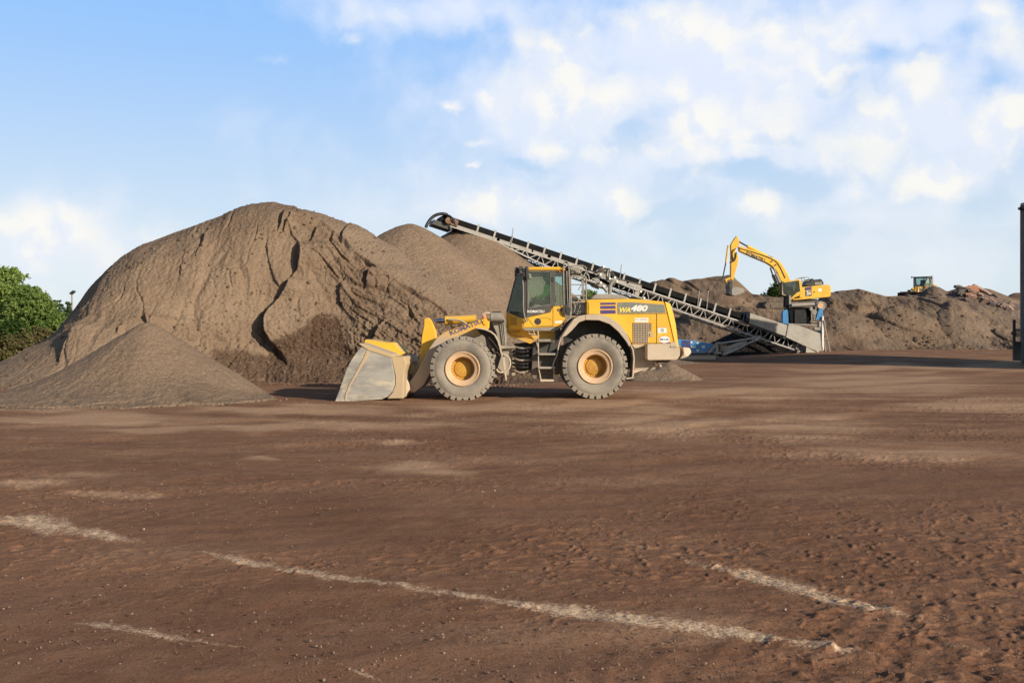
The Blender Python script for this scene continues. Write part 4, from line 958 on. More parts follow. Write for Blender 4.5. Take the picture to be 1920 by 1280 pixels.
def big_disp(X, Y, Z, PX, PY):
    wx = perlin(X * 1.3, Z * 1.3, 70) * 5 + perlin(X * 4, Z * 4, 71) * 2.2
    d = np.zeros_like(X)
    right = sstep(-15, 60, PX - np.interp(PY, [390, 450, 520, 600, 660], [520, 560, 590, 640, 660]))
    flank = sstep(-3, 6, PX + wx - np.interp(PY, [r for r, c in EDGE], [c for r, c in EDGE]))
    d += .22 * fbm(X * .45, Z * .45, 72, 2)
    left = (1 - right) * (1 - flank)
    d += left * (-.16 * sstep(.0, .45, perlin(X * .33, Z * .4, 83)) * np.maximum(ridge(X * .55 + .5 * perlin(X * .6, Z * .6, 73), Z * .16, 74, 2) - .80, 0) * 4 + .012 * perlin(X * 4.2, Z * .8, 75))
    # beds that dip to the right
    al = math.radians(33); ac = Z * math.cos(al) + X * math.sin(al); lo = X * math.cos(al) - Z * math.sin(al)
    wv = .35 * perlin(lo * .5, ac * .5, 76)
    bed = perlin(lo * .22, (ac + wv) * 1.7, 77); bed2 = perlin(lo * .4, (ac + wv) * 3.8, 78)
    saw = lambda t_: np.where(t_ > 0, np.minimum(t_ * 4, 1) * (1 - t_ * .7), 0)
    d += right * (1 - flank) * (.15 * saw(bed) + .09 * saw(bed2) + .12 * fbm(X * 1.1, Z * 1.1, 79, 3))
    clump = np.abs(fbm(X * 3.2, Z * 3.6, 80, 4))
    r1 = 1 - np.abs(perlin(lo * .33 + .2 * perlin(X, Z, 84), (ac + wv) * 1.25, 85)); d -= right * (1 - flank) * .15 * sstep(.92, .985, r1) * sstep(-.15, .3, perlin(X * .5, Z * .5, 86))
    r2 = 1 - np.abs(perlin(X * .62 + .35 * perlin(X * .9, Z * .9, 87), Z * .20, 88)); d -= left * .06 * sstep(.93, .99, r2) * sstep(-.05, .35, perlin(X * .4, Z * .55, 89))
    r3 = 1 - np.abs(perlin(X * 1.5 + .5 * perlin(X * 2, Z * 2, 66), Z * .8 - X * .5, 67)); d -= (.02 + .05 * right) * (1 - flank) * sstep(.94, .99, r3) * sstep(.05, .4, perlin(X * .6 + 7, Z * .6, 68))
    d -= .15 * (1 - flank) * (.2 + .8 * right) * sstep(.50, .72, perlin(X * 1.1 + 5, Z * 1.3, 69))
    low = sstep(3.2, 1.4, Z) * sstep(-14, -11, X)
    d += (right * .10 + low * .16) * (1 - flank) * (clump - .12)
    d += (.022 + .022 * right) * (1 - .7 * flank) * fbm(X * 4.2, Z * 4.5, 81, 3) + .034 * fbm(X * 9, Z * 10, 82, 3) + .016 * left * perlin(X * 7, Z * 1.2, 65) * (1 - .5 * flank)
    d += .16 * flank * sstep(392, 440, PY)
    for st in STEP:
        a = np.array(st, float)
        c = np.interp(PY, a[:, 0], a[:, 1]); D = np.interp(PY, a[:, 0], a[:, 2], 0, 0)
        q = PX + wx * .8 - c
        d += D * .75 * sstep(-2.0, 1.2, q) * np.exp(-np.maximum(q, 0) / (30 + 60 * D))
        d -= D * .25 * np.exp(-(np.minimum(q, 0) / 14.0) ** 2) * (q < 0)
    return d
def big_attr(X, Y, Z, PX, PY):
    w = perlin(X * .9, Z * .9, 90) * 9 + perlin(X * 3, Z * 3, 91) * 5
    b = np.interp(PX, [360, 395, 420, 470, 500, 515, 545, 570, 600, 625, 640, 650, 680, 720, 800], [690, 652, 655, 664, 668, 650, 636, 618, 592, 590, 606, 645, 664, 676, 684])
    damp_shade = sstep(-5, 6, PY + w - b) * sstep(385, 410, PX)  # damp cut at left; beyond the bucket this paints shade behind the loader
    deep = sstep(575, 600, PX) * (1 - sstep(640, 665, PX)) * sstep(588, 596, PY + w * .3) * (1 - sstep(640, 660, PY))
    band = .45 * sstep(.15, .5, perlin(X * .25, Z * .9 + X * .25, 92)) * sstep(560, 640, PX)
    flank = sstep(-3, 6, PX + w * .4 - np.interp(PY, [r for r, c in EDGE], [c for r, c in EDGE]))
    top = sstep(6, -2, PY + w * .3 - np.interp(PX, [380, 420, 460, 500, 540], [428, 412, 402, 396, 392])) * sstep(400, 440, PX)
    rt = sstep(-15, 60, PX + w - np.interp(PY, [390, 450, 520, 600, 660], [520, 560, 590, 640, 660])) * (1 - flank)
    damp_shade = np.maximum(damp_shade, .34 * rt * (.7 + .5 * perlin(X * .5, Z * .5, 93))); damp_shade = np.maximum(damp_shade, .30 * sstep(470, 400, PY + w * 2) * sstep(380, 430, PX) * (1 - flank))  # right part and top of the dug face toned darker
    return {'gravel': np.clip(flank * .75 + top * .6 + .5 * damp_shade, 0, 1), 'damp_shade': np.clip(.88 * damp_shade + .35 * deep + band * (1 - flank) * .5, 0, 1)}
SIL1 = [(-190, 735), (-80, 704), (0, 680), (50, 655), (95, 630), (112, 614), (128, 592), (145, 570), (163, 543), (185, 519), (210, 497), (250, 470), (290, 450), (330, 434), (370, 421), (400, 410), (440, 394), (470, 384), (500, 379), (516, 378.5), (532, 384), (545, 388), (590, 400), (640, 419), (690, 442), (740, 473), (800, 517), (850, 553), (900, 589), (950, 624), (1000, 655), (1060, 690)]
BIG = ridge_heap('stockpile', 'biggest tan stockpile, tall and rounded, with a dug crumbling face behind the loader bucket', SIL1, 40.0, [(-190, 23.5), (0, 25.2), (120, 29), (250, 31), (400, 33.0), (500, 34.2), (640, 34.2), (760, 33), (900, 32), (1060, 33)],
           [(0, 0), (.16, .05), (.34, .17), (.43, .40), (.55, .66), (.66, .83), (.80, .94), (.91, .985), (1, 1)], MH, ncol=980, nrow=560, disp=big_disp, attrs=big_attr, sm=5)
# ---- clean cones of gravel
def wx(px, Y): return (px - CX) / F * Y
def wz(py, Y): return CAMH - (py - HY) / F * Y
def front_damp(X, Y, Z): return .4 * sstep(.1, .5, fbm(X * .5, Y * .5, 96, 3)) * sstep(.9, .2, Z)
cone_heap('gravel_heap', 'low grey-brown gravel heap at the foot of the big stockpile on the left', [(wx(275, 27.2), 27.2, 2.10, 3.05, .22), (wx(165, 26), 26.4, .95, 2.2, .5), (wx(75, 25.5), 26.0, .4, 1.7, .6), (wx(372, 25.7), 25.6, .36, 1.2, .5), (wx(320, 25.8), 25.5, .55, 1.6, .5), (wx(220, 25.3), 25.3, .5, 1.8, .5)], (-18.5, -5.2, 20.5, 33), 460, MG, .05, 61, .85, damp_shade=front_damp)
cone_heap('gravel_heap', 'smooth gravel cone directly right of the biggest stockpile', [(wx(768, 52), 52, wz(421, 52) + .1, 9.9, 1.1)], (-18, 10, 40, 66), 340, MG2, .06, 62, 1.0)
cone_heap('gravel_heap', 'gravel cone under the conveyor head, dropping steeply to the right', [(wx(872, 63), 63, wz(426, 63) + .1, 11.6, 1.0)], (-20, 15, 48, 80), 340, MG2, .06, 63, 1.0)
cone_heap('gravel_heap', 'knee-high heap of fine gravel on the ground behind the loader rear wheel', [(wx(1252, 37), 37, .72, 1.35, .15), (wx(1205, 36.5), 36.6, .5, 1.2, .15)], (2.5, 8.5, 34, 40), 200, MG, .03, 64, 1.0)

# ---- far heaps on the right
def far_disp(amp, seed, fx=.35):
    def f(X, Y, Z, PX, PY):
        al = math.radians(30); ac = Z * math.cos(al) + X * math.sin(al); lo = X * math.cos(al) - Z * math.sin(al); rg = sstep(.0, .5, perlin(X * .13 + 4, Z * .25, seed + 6))
        return amp * (1.1 * fbm(X * fx * .5, Z * fx * .8, seed, 3) + .42 * perlin(lo * .10, ac * .8, seed + 1) + .30 * perlin(X * .9 + Z * .5, Z * .22, seed + 4) * sstep(-.1, .4, perlin(X * .15, Z * .3, seed + 5)) + (.12 + .55 * rg) * .7 * (np.abs(fbm(X * 1.1, Z * 1.3, seed + 2, 4)) - .12) + .13 * fbm(X * 2.5, Z * 2.6, seed + 3, 3) - .5 * sstep(.90, .98, 1 - np.abs(perlin(lo * .16, ac * .55, seed + 7))) * sstep(-.1, .3, perlin(X * .2, Z * .4, seed + 8)))
    return f
def far_attr(seed, g=.5, d=.5):
    return lambda X, Y, Z, PX, PY: {'gravel': np.clip(g + .6 * fbm(X * .2, Z * .3, seed, 3), 0, 1), 'damp_shade': np.clip(d * sstep(.05, .5, fbm(X * .16 + Z * .1, Z * .5, seed + 1, 3)), 0, 1)}
PF = [(0, 0), (.2, .13), (.5, .50), (.8, .86), (.92, .965), (1, 1)]
R1 = ridge_heap('stockpile', 'long brown stockpile with a lumpy crest behind the conveyor', [(1040, 640), (1100, 600), (1150, 572), (1185, 556), (1215, 536), (1240, 526), (1262, 522), (1280, 527), (1300, 523), (1325, 520), (1345, 517), (1368, 518), (1385, 527), (1398, 539), (1410, 551), (1440, 557), (1500, 563), (1600, 590), (1680, 640)], 104, 90, PF, MF, 420, 190, far_disp(.55, 100), far_attr(101, .3, .7), sm=3)
R2 = ridge_heap('stockpile', 'flat-topped bank of brown fill that carries the excavator', [(1150, 668), (1200, 652), (1240, 622), (1268, 598), (1292, 577), (1340, 574), (1390, 577), (1430, 578.3), (1475, 578.3), (1565, 578.3), (1600, 586), (1640, 600), (1700, 640)], 85.5, 75.5, [(0, 0), (.15, .08), (.45, .42), (.75, .80), (.92, .96), (1, 1)], MF, 420, 190, far_disp(.6, 110), far_attr(111, .2, .8), sm=3, plateau=(10, 4.0))
ridge_heap('stockpile', 'added black heap standing in for the shadow under the lower end of the conveyor', [(1290, 668), (1325, 646), (1370, 625), (1400, 612), (1440, 600), (1475, 604), (1510, 622), (1535, 645), (1560, 668)], 74.5, 71.0, PF, MB_, 160, 90, far_disp(.25, 170), far_attr(171, .2, 1.0), sm=4)  # added heap, its blackness paints the conveyor's shadow on the bank
R4 = ridge_heap('stockpile', 'rubble-strewn brown stockpile in front of the far loader', [(1600, 640), (1660, 575), (1690, 558), (1700, 553), (1716, 553), (1728, 548), (1736, 540), (1750, 535.5), (1762, 538), (1776, 546), (1786, 543), (1800, 539), (1818, 537), (1834, 541), (1860, 551), (1890, 563), (1930, 580), (2000, 610), (2080, 650)], 106, 96, PF, MD, 420, 150, far_disp(.5, 120), far_attr(121, .4, .6), sm=2, plateau=(20, 5.1))
R3 = ridge_heap('stockpile', 'broad sloping grey-brown stockpile at the right, running in behind the gate post', [(1480, 640), (1505, 600), (1530, 566), (1556, 549), (1580, 545), (1610, 541), (1640, 549), (1662, 555), (1690, 554), (1705, 556), (1722, 562), (1740, 560), (1760, 557), (1785, 559), (1810, 566), (1840, 575), (1880, 588), (1920, 600), (1980, 620), (2060, 655)], 95, 80, PF, MF, 520, 240, far_disp(.7, 130), far_attr(131, .5, .5), sm=3)
R3c = ridge_heap('stockpile', 'low rough mound nearest the camera in front of the broad right-hand stockpile', [(1555, 662), (1590, 622), (1625, 596), (1655, 580), (1682, 573), (1712, 580), (1750, 600), (1795, 628), (1840, 662)], 87, 79.5, PF, MF, 300, 150, far_disp(.5, 180), far_attr(181, .3, .9), sm=3)
R3d = ridge_heap('stockpile', 'steep brown tip sloping down to the right below the rubble heap', [(1690, 662), (1730, 610), (1760, 572), (1782, 562), (1806, 569), (1840, 590), (1880, 620), (1935, 662)], 91, 80.5, PF, MF, 300, 150, far_disp(.55, 190), far_attr(191, .6, .4), sm=3)
R5 = ridge_heap('stockpile', 'smooth dark heap behind the rubble on the far right', [(1760, 600), (1800, 556), (1822, 541), (1840, 539.5), (1856, 541.5), (1880, 551), (1910, 564), (1960, 590), (2010, 625)], 126, 116, PF, MF, 160, 100, far_disp(.25, 150), far_attr(151, .5, .2), sm=4)
R6 = ridge_heap('stockpile', 'dark hump of millings farthest away beside the building edge', [(1860, 590), (1884, 560), (1893, 552), (1903, 548.5), (1915, 549), (1935, 556), (1970, 580)], 142, 134, PF, MD, 120, 90, far_disp(.2, 160), far_attr(161, .2, .9), sm=4)

# ---- slabs of broken concrete on the rubble heap
MS = mat('pinkish_broken_concrete', (.33, .22, .175), .9, 0, (.25, .18, .15), .8, bump=.5, bscale=6)
MS2 = mat('orange_brown_slab', (.50, .23, .13), .9, 0, (.38, .2, .13), .8, bump=.5, bscale=6)
MS3 = mat('dark_asphalt_slab', (.10, .085, .078), .9, 0, (.15, .125, .105), .8, bump=.5, bscale=6)
rr = random.Random(5)
def slab(px, py, w, h, rot, m, label=None, group='small slabs of broken concrete strewn over the rubble heap'):
    p = spot(R4, px, py); b = bmesh.new(); k = rr.choice((5, 6, 7))
    ring = [(w / 2 * math.cos(2 * math.pi * i / k + .4) * rr.uniform(.8, 1.2), h / 2 * math.sin(2 * math.pi * i / k + .4) * rr.uniform(.8, 1.2)) for i in range(k)]
    th = rr.uniform(.22, .38)
    A = [b.verts.new((x, -th / 2, z)) for x, z in ring]; B = [b.verts.new((x * .95, th / 2, z * .95)) for x, z in ring]
    b.faces.new(A); b.faces.new(B[::-1])
    for i in range(k): b.faces.new((A[i], B[i], B[(i + 1) % k], A[(i + 1) % k]))
    bmesh.ops.recalc_face_normals(b, faces=b.faces)
    b.transform(Matrix.Rotation(rot, 4, 'Y') @ Matrix.Rotation(rr.uniform(.2, .9), 4, 'X') @ Matrix.Rotation(rr.uniform(-.4, .4), 4, 'Z'))
    me = bpy.data.meshes.new('slab'); b.to_mesh(me); b.free()
    o = link('concrete_chunk', me, m); o.location = p + Vector((0, -.05, .1))
    tag(o, label or 'small flat slab of broken concrete lying among the rubble', 'concrete chunk', None if label else group)
slab(1824, 543, 1.7, .7, .2, MS2, 'orange-brown slab, topmost on the rubble heap')
slab(1845, 549, 3.0, .5, .45, MS, 'long tilted pinkish slab in the middle of the rubble heap')
slab(1822, 557, 1.5, .6, .4, MS2, 'orange-brown slab left of the middle of the rubble heap')
slab(1848, 569, 1.1, 1.3, .1, MS, 'upright pale pinkish slab at the foot of the rubble heap')
slab(1806, 550, 1.4, .9, .1, MS3, 'dark asphalt slab at the left edge of the rubble')
for i in range(34):
    x = rr.uniform(1796, 1912); y = 540 + (x - 1800) * .28 + rr.uniform(-1, 19)
    slab(x, y, rr.uniform(.5, 1.3), rr.uniform(.25, .6), rr.uniform(.1, .7), rr.choice((MS, MS, MS3)))

# ---- loose stones and clods on the yard
def stones():
    v, f = [], []
    base = bmesh.new(); bmesh.ops.create_icosphere(base, subdivisions=1, radius=1); bv = np.array([p.co[:] for p in base.verts]); bf = [[q.index for q in p.verts] for p in base.faces]; base.free()
    g = np.random.default_rng(12); n = 9500
    py = 745 + (1300 - 745) * g.random(n) ** .8; Y = CAMH * F / (py - HY); px = g.uniform(-150, 2070, n); X = (px - CX) / F * Y
    keep = (fbm(X * .3, Y * .3, 33, 3) + .35 * g.random(n) > -.05); X, Y = X[keep], Y[keep]; n = len(X)
    R = .0025 + .008 * g.random(n) ** 6 + .002 * (Y > 9)
    # lumps that rolled out to the foot of the heaps
    a = g.uniform(330, 1000, 900); fy = np.interp(a, [330, 500, 640, 760, 900, 1000], [33, 34.2, 34.2, 33, 32, 33]) - 1.6 * g.random(900) ** 2 + .5
    th = g.uniform(math.pi, 2 * math.pi, 700); rd = 3.0 + .9 * g.random(700) ** 1.5
    X = np.concatenate([X, (a - CX) / F * fy, -10.3 + rd * np.cos(th) * 1.15, 5.4 + 1.5 * np.cos(th[:200])]); Y = np.concatenate([Y, fy, 26.4 + rd * np.sin(th), 37 + 1.5 * np.sin(th[:200])])
    R = np.concatenate([R, .012 + .05 * g.random(900) ** 5, .010 + .04 * g.random(700) ** 4, .01 + .02 * g.random(200) ** 3]); n = len(X); Zg = ground_z(X, Y)
    allv = []; allf = []
    for i in range(n):
        s = R[i] * (1 + .5 * (g.random(3) - .5)); s[2] *= .75
        a = g.random() * 6.28; c, sn = math.cos(a), math.sin(a)
        q = bv * (1 + .35 * (g.random((12, 1)) - .5)) * s
        q = np.stack([q[:, 0] * c - q[:, 1] * sn, q[:, 0] * sn + q[:, 1] * c, q[:, 2]], -1) + (X[i], Y[i], Zg[i] + .010)
        allv.append(q); allf += [[k + 12 * i for k in t_] for t_ in bf]
    me = bpy.data.meshes.new('gravel'); me.from_pydata(np.concatenate(allv).tolist(), [], allf)
    m = bpy.data.materials.new('loose_stones'); t = NT(m); gi = t.n('ShaderNodeNewGeometry').outputs['Random Per Island']
    c = t.mix(gi, (.09, .055, .038), (.26, .18, .13)); c = t.mix(t.math('GREATER_THAN', gi, .975), c, (.40, .31, .24)); t.principled(c, .9, 0, None, .2)
    tag(link('gravel', me, m, None, False), 'loose stones scattered over the dirt yard', 'gravel', kind='stuff')
stones()
def lumps():
    """lumps that have broken off and lie on the faces of the heaps and along their feet"""
    g = np.random.default_rng(44); base = bmesh.new(); bmesh.ops.create_icosphere(base, subdivisions=1, radius=1); bv = np.array([p.co[:] for p in base.verts]); bf = np.array([[q.index for q in p.verts] for p in base.faces]); base.free()
    pos = []; rad = []
    for (X, Y, Z), n, r0, r1, pw in ((BIG, 6500, .014, .075, 9), (R3, 900, .04, .24, 6), (R2, 600, .04, .22, 6), (R3c, 500, .04, .26, 6), (R3d, 400, .04, .22, 6), (R4, 250, .05, .3, 5), (R1, 250, .05, .25, 5)):
        nr, nc = X.shape; i = (nr * g.random(n * 3) ** 1.7).astype(int).clip(0, nr - 1); j = (nc * g.random(n * 3)).astype(int).clip(0, nc - 1)
        k = np.nonzero(fbm(X[i, j] * .5, Z[i, j] * .5, 45, 2) + .5 * g.random(n * 3) > .1)[0][:n]; i, j = i[k], j[k]
        pos.append(np.stack([X[i, j], Y[i, j], Z[i, j]], -1)); rad.append(r0 + (r1 - r0) * g.random(len(i)) ** pw)
    pos = np.concatenate(pos); rad = np.concatenate(rad); n = len(pos)
    v = bv[None] * (1 + .4 * (g.random((n, 12, 1)) - .5)) * (rad[:, None] * (1 + .4 * (g.random((n, 3)) - .5)))[:, None] + pos[:, None]
    f = (bf[None] + 12 * np.arange(n)[:, None, None]).reshape(-1, 3)
    me = bpy.data.meshes.new('loose_lumps'); me.from_pydata(v.reshape(-1, 3).tolist(), [], f.tolist())
    m = bpy.data.materials.new('broken_lumps'); t = NT(m); gi = t.n('ShaderNodeNewGeometry').outputs['Random Per Island']; tc = t.n('ShaderNodeTexCoord').outputs['Object']
    c = t.mix(gi, (.12, .082, .055), (.25, .178, .12)); h = t.noise(tc, 22, 4, .7); t.principled(t.mix(t.ramp(h, .4, .65), c, (.11, .075, .05)), .95, 0, t.bump(h, .8, .03), .05)
    tag(link('loose_lumps', me, m, None, False), 'loose lumps of broken material scattered over the heaps', 'rubble', kind='stuff')
lumps()
# ================================================================== tracked conveyor (stacker)
A = P(832, 402, 61.0); B = P(1532, 634, 68.0)
e = (B - A).normalized(); nn = Vector((-e.y, e.x, 0)).normalized(); ww = e.cross(nn)
if ww.z < 0: ww = -ww
TL = (B - A).length
def CP(s, l, u): return A + e * s + nn * l + ww * u
def S(px):
    k = (px - CX) / F; return (k * A.y - A.x) / (e.x - k * e.y)
V_ = empty('tracked_conveyor', (P(1315, 678, 65.5).x, 65.5, 0.0), 'long grey lattice conveyor on a blue tracked base, rising over the gravel cones', 'conveyor')
def cbox(mb, s0, s1, l0, l1, u0, u1):
    return mb.hexa([CP(s0, l0, u0), CP(s1, l0, u0), CP(s1, l0, u1), CP(s0, l0, u1), CP(s0, l1, u0), CP(s1, l1, u0), CP(s1, l1, u1), CP(s0, l1, u1)])
W = 1.25
ub = lambda s: -.56 - .55 * float(sstep(S(900), S(1060), s)) - .14 * float(sstep(S(1060), S(1500), s))
# belt: upper run with raised edges, lower run inside the truss
b = MB(); cbox(b, .1, S(1412), .02, .06, -.36, 0); cbox(b, .1, S(1412), W - .06, W - .02, -.36, 0); cbox(b, .1, S(1500), .06, W - .06, -.36, -.26)
b.build('belt', M['belt'], V_)
b = MB(); cbox(b, S(872), S(1110), .06, W - .06, -.84, -.60); cbox(b, S(1110), S(1500), .10, W - .10, -.86, -.74); b.build('return_belt', M['belt'], V_)  # head-half run made thicker, its black also stands for the shadow below the panels
# roller brackets
k = 0; s = .9 + S(872)
while s < S(1405):
    b = MB(); cbox(b, s - .06, s + .06, -.03, .015, -.50, .09); cbox(b, s - .06, s + .06, W - .015, W + .03, -.50, .09)
    b.cyl(CP(s, .06, -.44), CP(s, W - .06, -.44), .07, n=8)
    b.build('roller_bracket', M['galv'], V_); s += 1.135
# side panels and chords
for x0, x1 in ((842, 935), (940, 1000), (1003, 1030), (1036, 1062), (1068, 1100), (1152, 1178), (1182, 1206)):
    b = MB(); cbox(b, S(x0), S(x1), -.02, .01, -.56, -.37); cbox(b, S(x0), S(x1), W - .01, W + .02, -.56, -.37); b.build('side_panel', M['panel'], V_)
for l, nm in ((0, 'truss'), (W, 'truss')):
    b = MB()
    b.bar(CP(S(845), l, -.57), CP(S(1516), l, -.57), .10, .10)
    pts = np.linspace(S(890), S(1518), 24)
    for p, q in zip(pts[:-1], pts[1:]): b.bar(CP(p, l, ub(p)), CP(q, l, ub(q)), .09, .09)
    s = S(925)
    while s < S(1500):
        if not (S(1105) < s < S(1150)):
            d0 = 1.05
            b.bar(CP(s, l, ub(s)), CP(s + .16, l, -.57), .05, .05)
            b.bar(CP(s + .55, l, ub(s + .5)), CP(s + .22, l, -.57), .05, .05)
            b.bar(CP(s + .55, l, ub(s + .5)), CP(s + 1.02, l, -.57), .05, .05)
        s += 1.08
    b.build(nm, M['galv'], V_)
b = MB(); s = S(930); z_ = 0
while s < S(1510):
    b.bar(CP(s, 0, ub(s)), CP(s, W, ub(s)), .06); b.bar(CP(s, 0, -.57), CP(s, W, -.57), .05)
    b.bar(CP(s, 0 if z_ else W, ub(s)), CP(s + 1.08, W if z_ else 0, ub(s + 1.0)), .045); z_ = 1 - z_; s += 1.08
b.build('cross_bracing', M['galv'], V_)
# extra ladder under the head half, black to stand for the shaded far chord
b = MB(); pts = np.linspace(S(945), S(1045), 8)
for p, q in zip(pts[:-1], pts[1:]):
    for l in (.25, W - .25):
        b.bar(CP(p, l, ub(p) - .27), CP(q, l, ub(q) - .27), .11); b.bar(CP(p, l, ub(p) - .27), CP(p + .25, l, ub(p) - .02), .04); b.bar(CP(q, l, ub(q) - .27), CP(p + .25, l, ub(p) - .02), .04)
b.build('shaded_far_lattice', M['belt'], V_)
# head end: drum, motor, spray hose
b = MB(); b.cyl(CP(.12, .03, -.3), CP(.12, W - .03, -.3), .27, n=20); b.build('head_drum', M['belt'], V_, smooth=40)
b = MB(); b.cyl(CP(.35, -.30, -.32), CP(.35, .0, -.32), .2, n=14); b.cyl(CP(.75, -.22, -.2), CP(.75, .0, -.2), .14, n=12); cbox(b, .2, 1.0, -.12, .0, -.5, -.1); b.build('drive_motor', M['rust'], V_, smooth=40)
b = MB(); cbox(b, -.5, .75, -.03, W + .03, -.80, -.50); b.build('head_frame', M['dark'], V_)
b = MB(); b.tube([P(839, 403, 61), P(833, 400.8, 60.9), P(824, 401, 60.8), P(814, 404.5, 60.7), P(806, 412, 60.6), P(800, 422, 60.5), P(798.5, 427, 60.5)], .10, smooth_it=2)
b.tube([P(836, 402.5, 60.9), P(845, 405.5, 60.8), P(852, 414, 60.7), P(855, 425, 60.7)], .06, smooth_it=2); b.build('spray_hose', M['black'], V_, smooth=40)
# folding joint half way up: plates, rams, pins, hoses
JY = 64.0
for l in (-.10, W + .04):
    off = nn * (l + .1)
    def jp(mb, poly, m_=None):
        b_ = bmesh.new(); pts = [P(x, y, 63.6) + off for x, y in poly]
        A_ = [b_.verts.new(p) for p in pts]; B_ = [b_.verts.new(p + nn * .06) for p in pts]; n = len(pts)
        b_.faces.new(A_); b_.faces.new(B_[::-1])
        for i in range(n): b_.faces.new((A_[i], B_[i], B_[(i + 1) % n], A_[(i + 1) % n]))
        bmesh.ops.recalc_face_normals(b_, faces=b_.faces); return mb._merge(b_)
    b = MB(); jp(b, [(1117, 509), (1121, 503), (1131, 498), (1137, 503), (1136.5, 519), (1152, 527), (1146, 531), (1124, 518)]); jp(b, [(1115, 519.5), (1123, 522), (1125, 527), (1137, 534), (1137, 541), (1124, 536), (1113, 525)])
    b.build('fold_plate', M['panel'], V_)
for x, y in ((1130.5, 500), (1143, 507), (1124.5, 515), (1142, 522.5), (1151.5, 520.5), (1155.5, 528), (1125, 530), (1131, 537), (1200, 546.5), (1206, 558.5)):
    p = P(x, y, 63.5); MB().cyl(p - nn * .18, p, .075, n=12).build('pivot_pin', M['chrome'], V_, smooth=40)
b = MB(); b.cyl(P(1143, 507, 63.5), P(1142, 523, 63.5), .07, n=10); b.cyl(P(1131, 537, 63.5), P(1139, 548, 63.5), .11, n=10); b.cyl(P(1146, 510, 63.5), P(1151.5, 520, 63.5), .08, n=10); b.cyl(P(1156, 529, 63.6), P(1196, 545, 64), .07, n=10)
b.build('fold_ram', M['galv'], V_, smooth=40)
b = MB(); b.tube([P(1080, 499, 63.4), P(1094, 497, 63.4), P(1106, 507, 63.3), P(1117, 511, 63.3), P(1128, 506, 63.3), P(1140, 503, 63.3), P(1148, 509, 63.4), P(1151, 517, 63.4), P(1160, 523, 63.5), P(1180, 528, 63.7), P(1203, 534, 63.9)], .045, smooth_it=2); b.build('hydraulic_hose', M['dark'], V_, smooth=40)
for x in (962, 1165, 1311, 1328):
    b = MB(); p = CP(S(x), -.05, -.5); b.bar(p, p + Vector((.12, 0, 1.05 if x != 1328 else 1.25)), .05); b.build('marker_rod', M['galv'], V_)
for x in (1203,):
    b = MB(); cbox(b, S(1197), S(1205), -.06, 0, -1.1, -.5); b.build('gusset', M['panel'], V_)
# feed end: flared hopper
def slant(mb, poly, Y0, Y1, th=.05):
    """flat plate: outline in photo pixels, depth running from Y0 at its left end to Y1 at its right end"""
    xs = [p[0] for p in poly]; x0, x1 = min(xs), max(xs); f = lambda x: Y0 + (Y1 - Y0) * (x - x0) / (x1 - x0)
    b_ = bmesh.new(); A_ = [b_.verts.new(P(x, y, f(x))) for x, y in poly]; B_ = [b_.verts.new(P(x, y, f(x)) + Vector((0, th, 0))) for x, y in poly]; n = len(poly)
    b_.faces.new(A_); b_.faces.new(B_[::-1])
    for i in range(n): b_.faces.new((A_[i], B_[i], B_[(i + 1) % n], A_[(i + 1) % n]))
    bmesh.ops.recalc_face_normals(b_, faces=b_.faces); return mb._merge(b_)
h1 = [(1406.5, 586.5), (1476.5, 609.5), (1472.5, 630), (1404, 605.5)]; h2 = [(1479, 607.2), (1500, 610.5), (1536.5, 624.5), (1539.5, 657), (1533, 659), (1474, 632)]; h3 = [(1512, 650), (1536, 657.5), (1536, 660.5), (1511, 661)]
for dY in (0, W + .25):
    fh = slant(MB(), h1, 66.2 + dY, 67.0 + dY).build('feed_hopper', M['panel'], V_)
    slant(MB(), h2, 66.9 + dY, 67.6 + dY).build('hopper_wing', M['panel'], fh)
    slant(MB(), h3, 67.3 + dY, 67.7 + dY).build('tail_plate', M['panel'], fh)
b = MB(); q0, q1 = P(1536.5, 624.5, 67.65), P(1539.5, 657, 67.65); b.hexa([q0, q1, q1 + Vector((.05, 0, 0)), q0 + Vector((.05, 0, 0)), q0 + nn * 1.5, q1 + nn * 1.5, q1 + nn * 1.5 + Vector((.05, 0, 0)), q0 + nn * 1.5 + Vector((.05, 0, 0))]); b.build('end_plate', M['panel'], V_)
b = MB(); b.hexa([P(1402, 584, 66.15), P(1407, 585, 66.1), P(1405, 604, 66.1), P(1398, 602, 66.15), P(1402, 584, 66.15) + nn * 1.5, P(1407, 585, 66.1) + nn * 1.5, P(1405, 604, 66.1) + nn * 1.5, P(1398, 602, 66.15) + nn * 1.5]); b.build('rubber_skirt', M['black'], V_)
b = MB(); b.cyl(CP(TL - .3, .05, -1.0), CP(TL - .3, W - .05, -1.0), .28, n=18); b.build('tail_drum', M['dark'], V_, smooth=40)
for x in (1496, 1532):
    b = MB(); b.bar(P(x, 653 + (x - 1496) * .2, 67.4), P(x, 664, 67.4), .12); b.build('support_foot', M['dark'], V_)
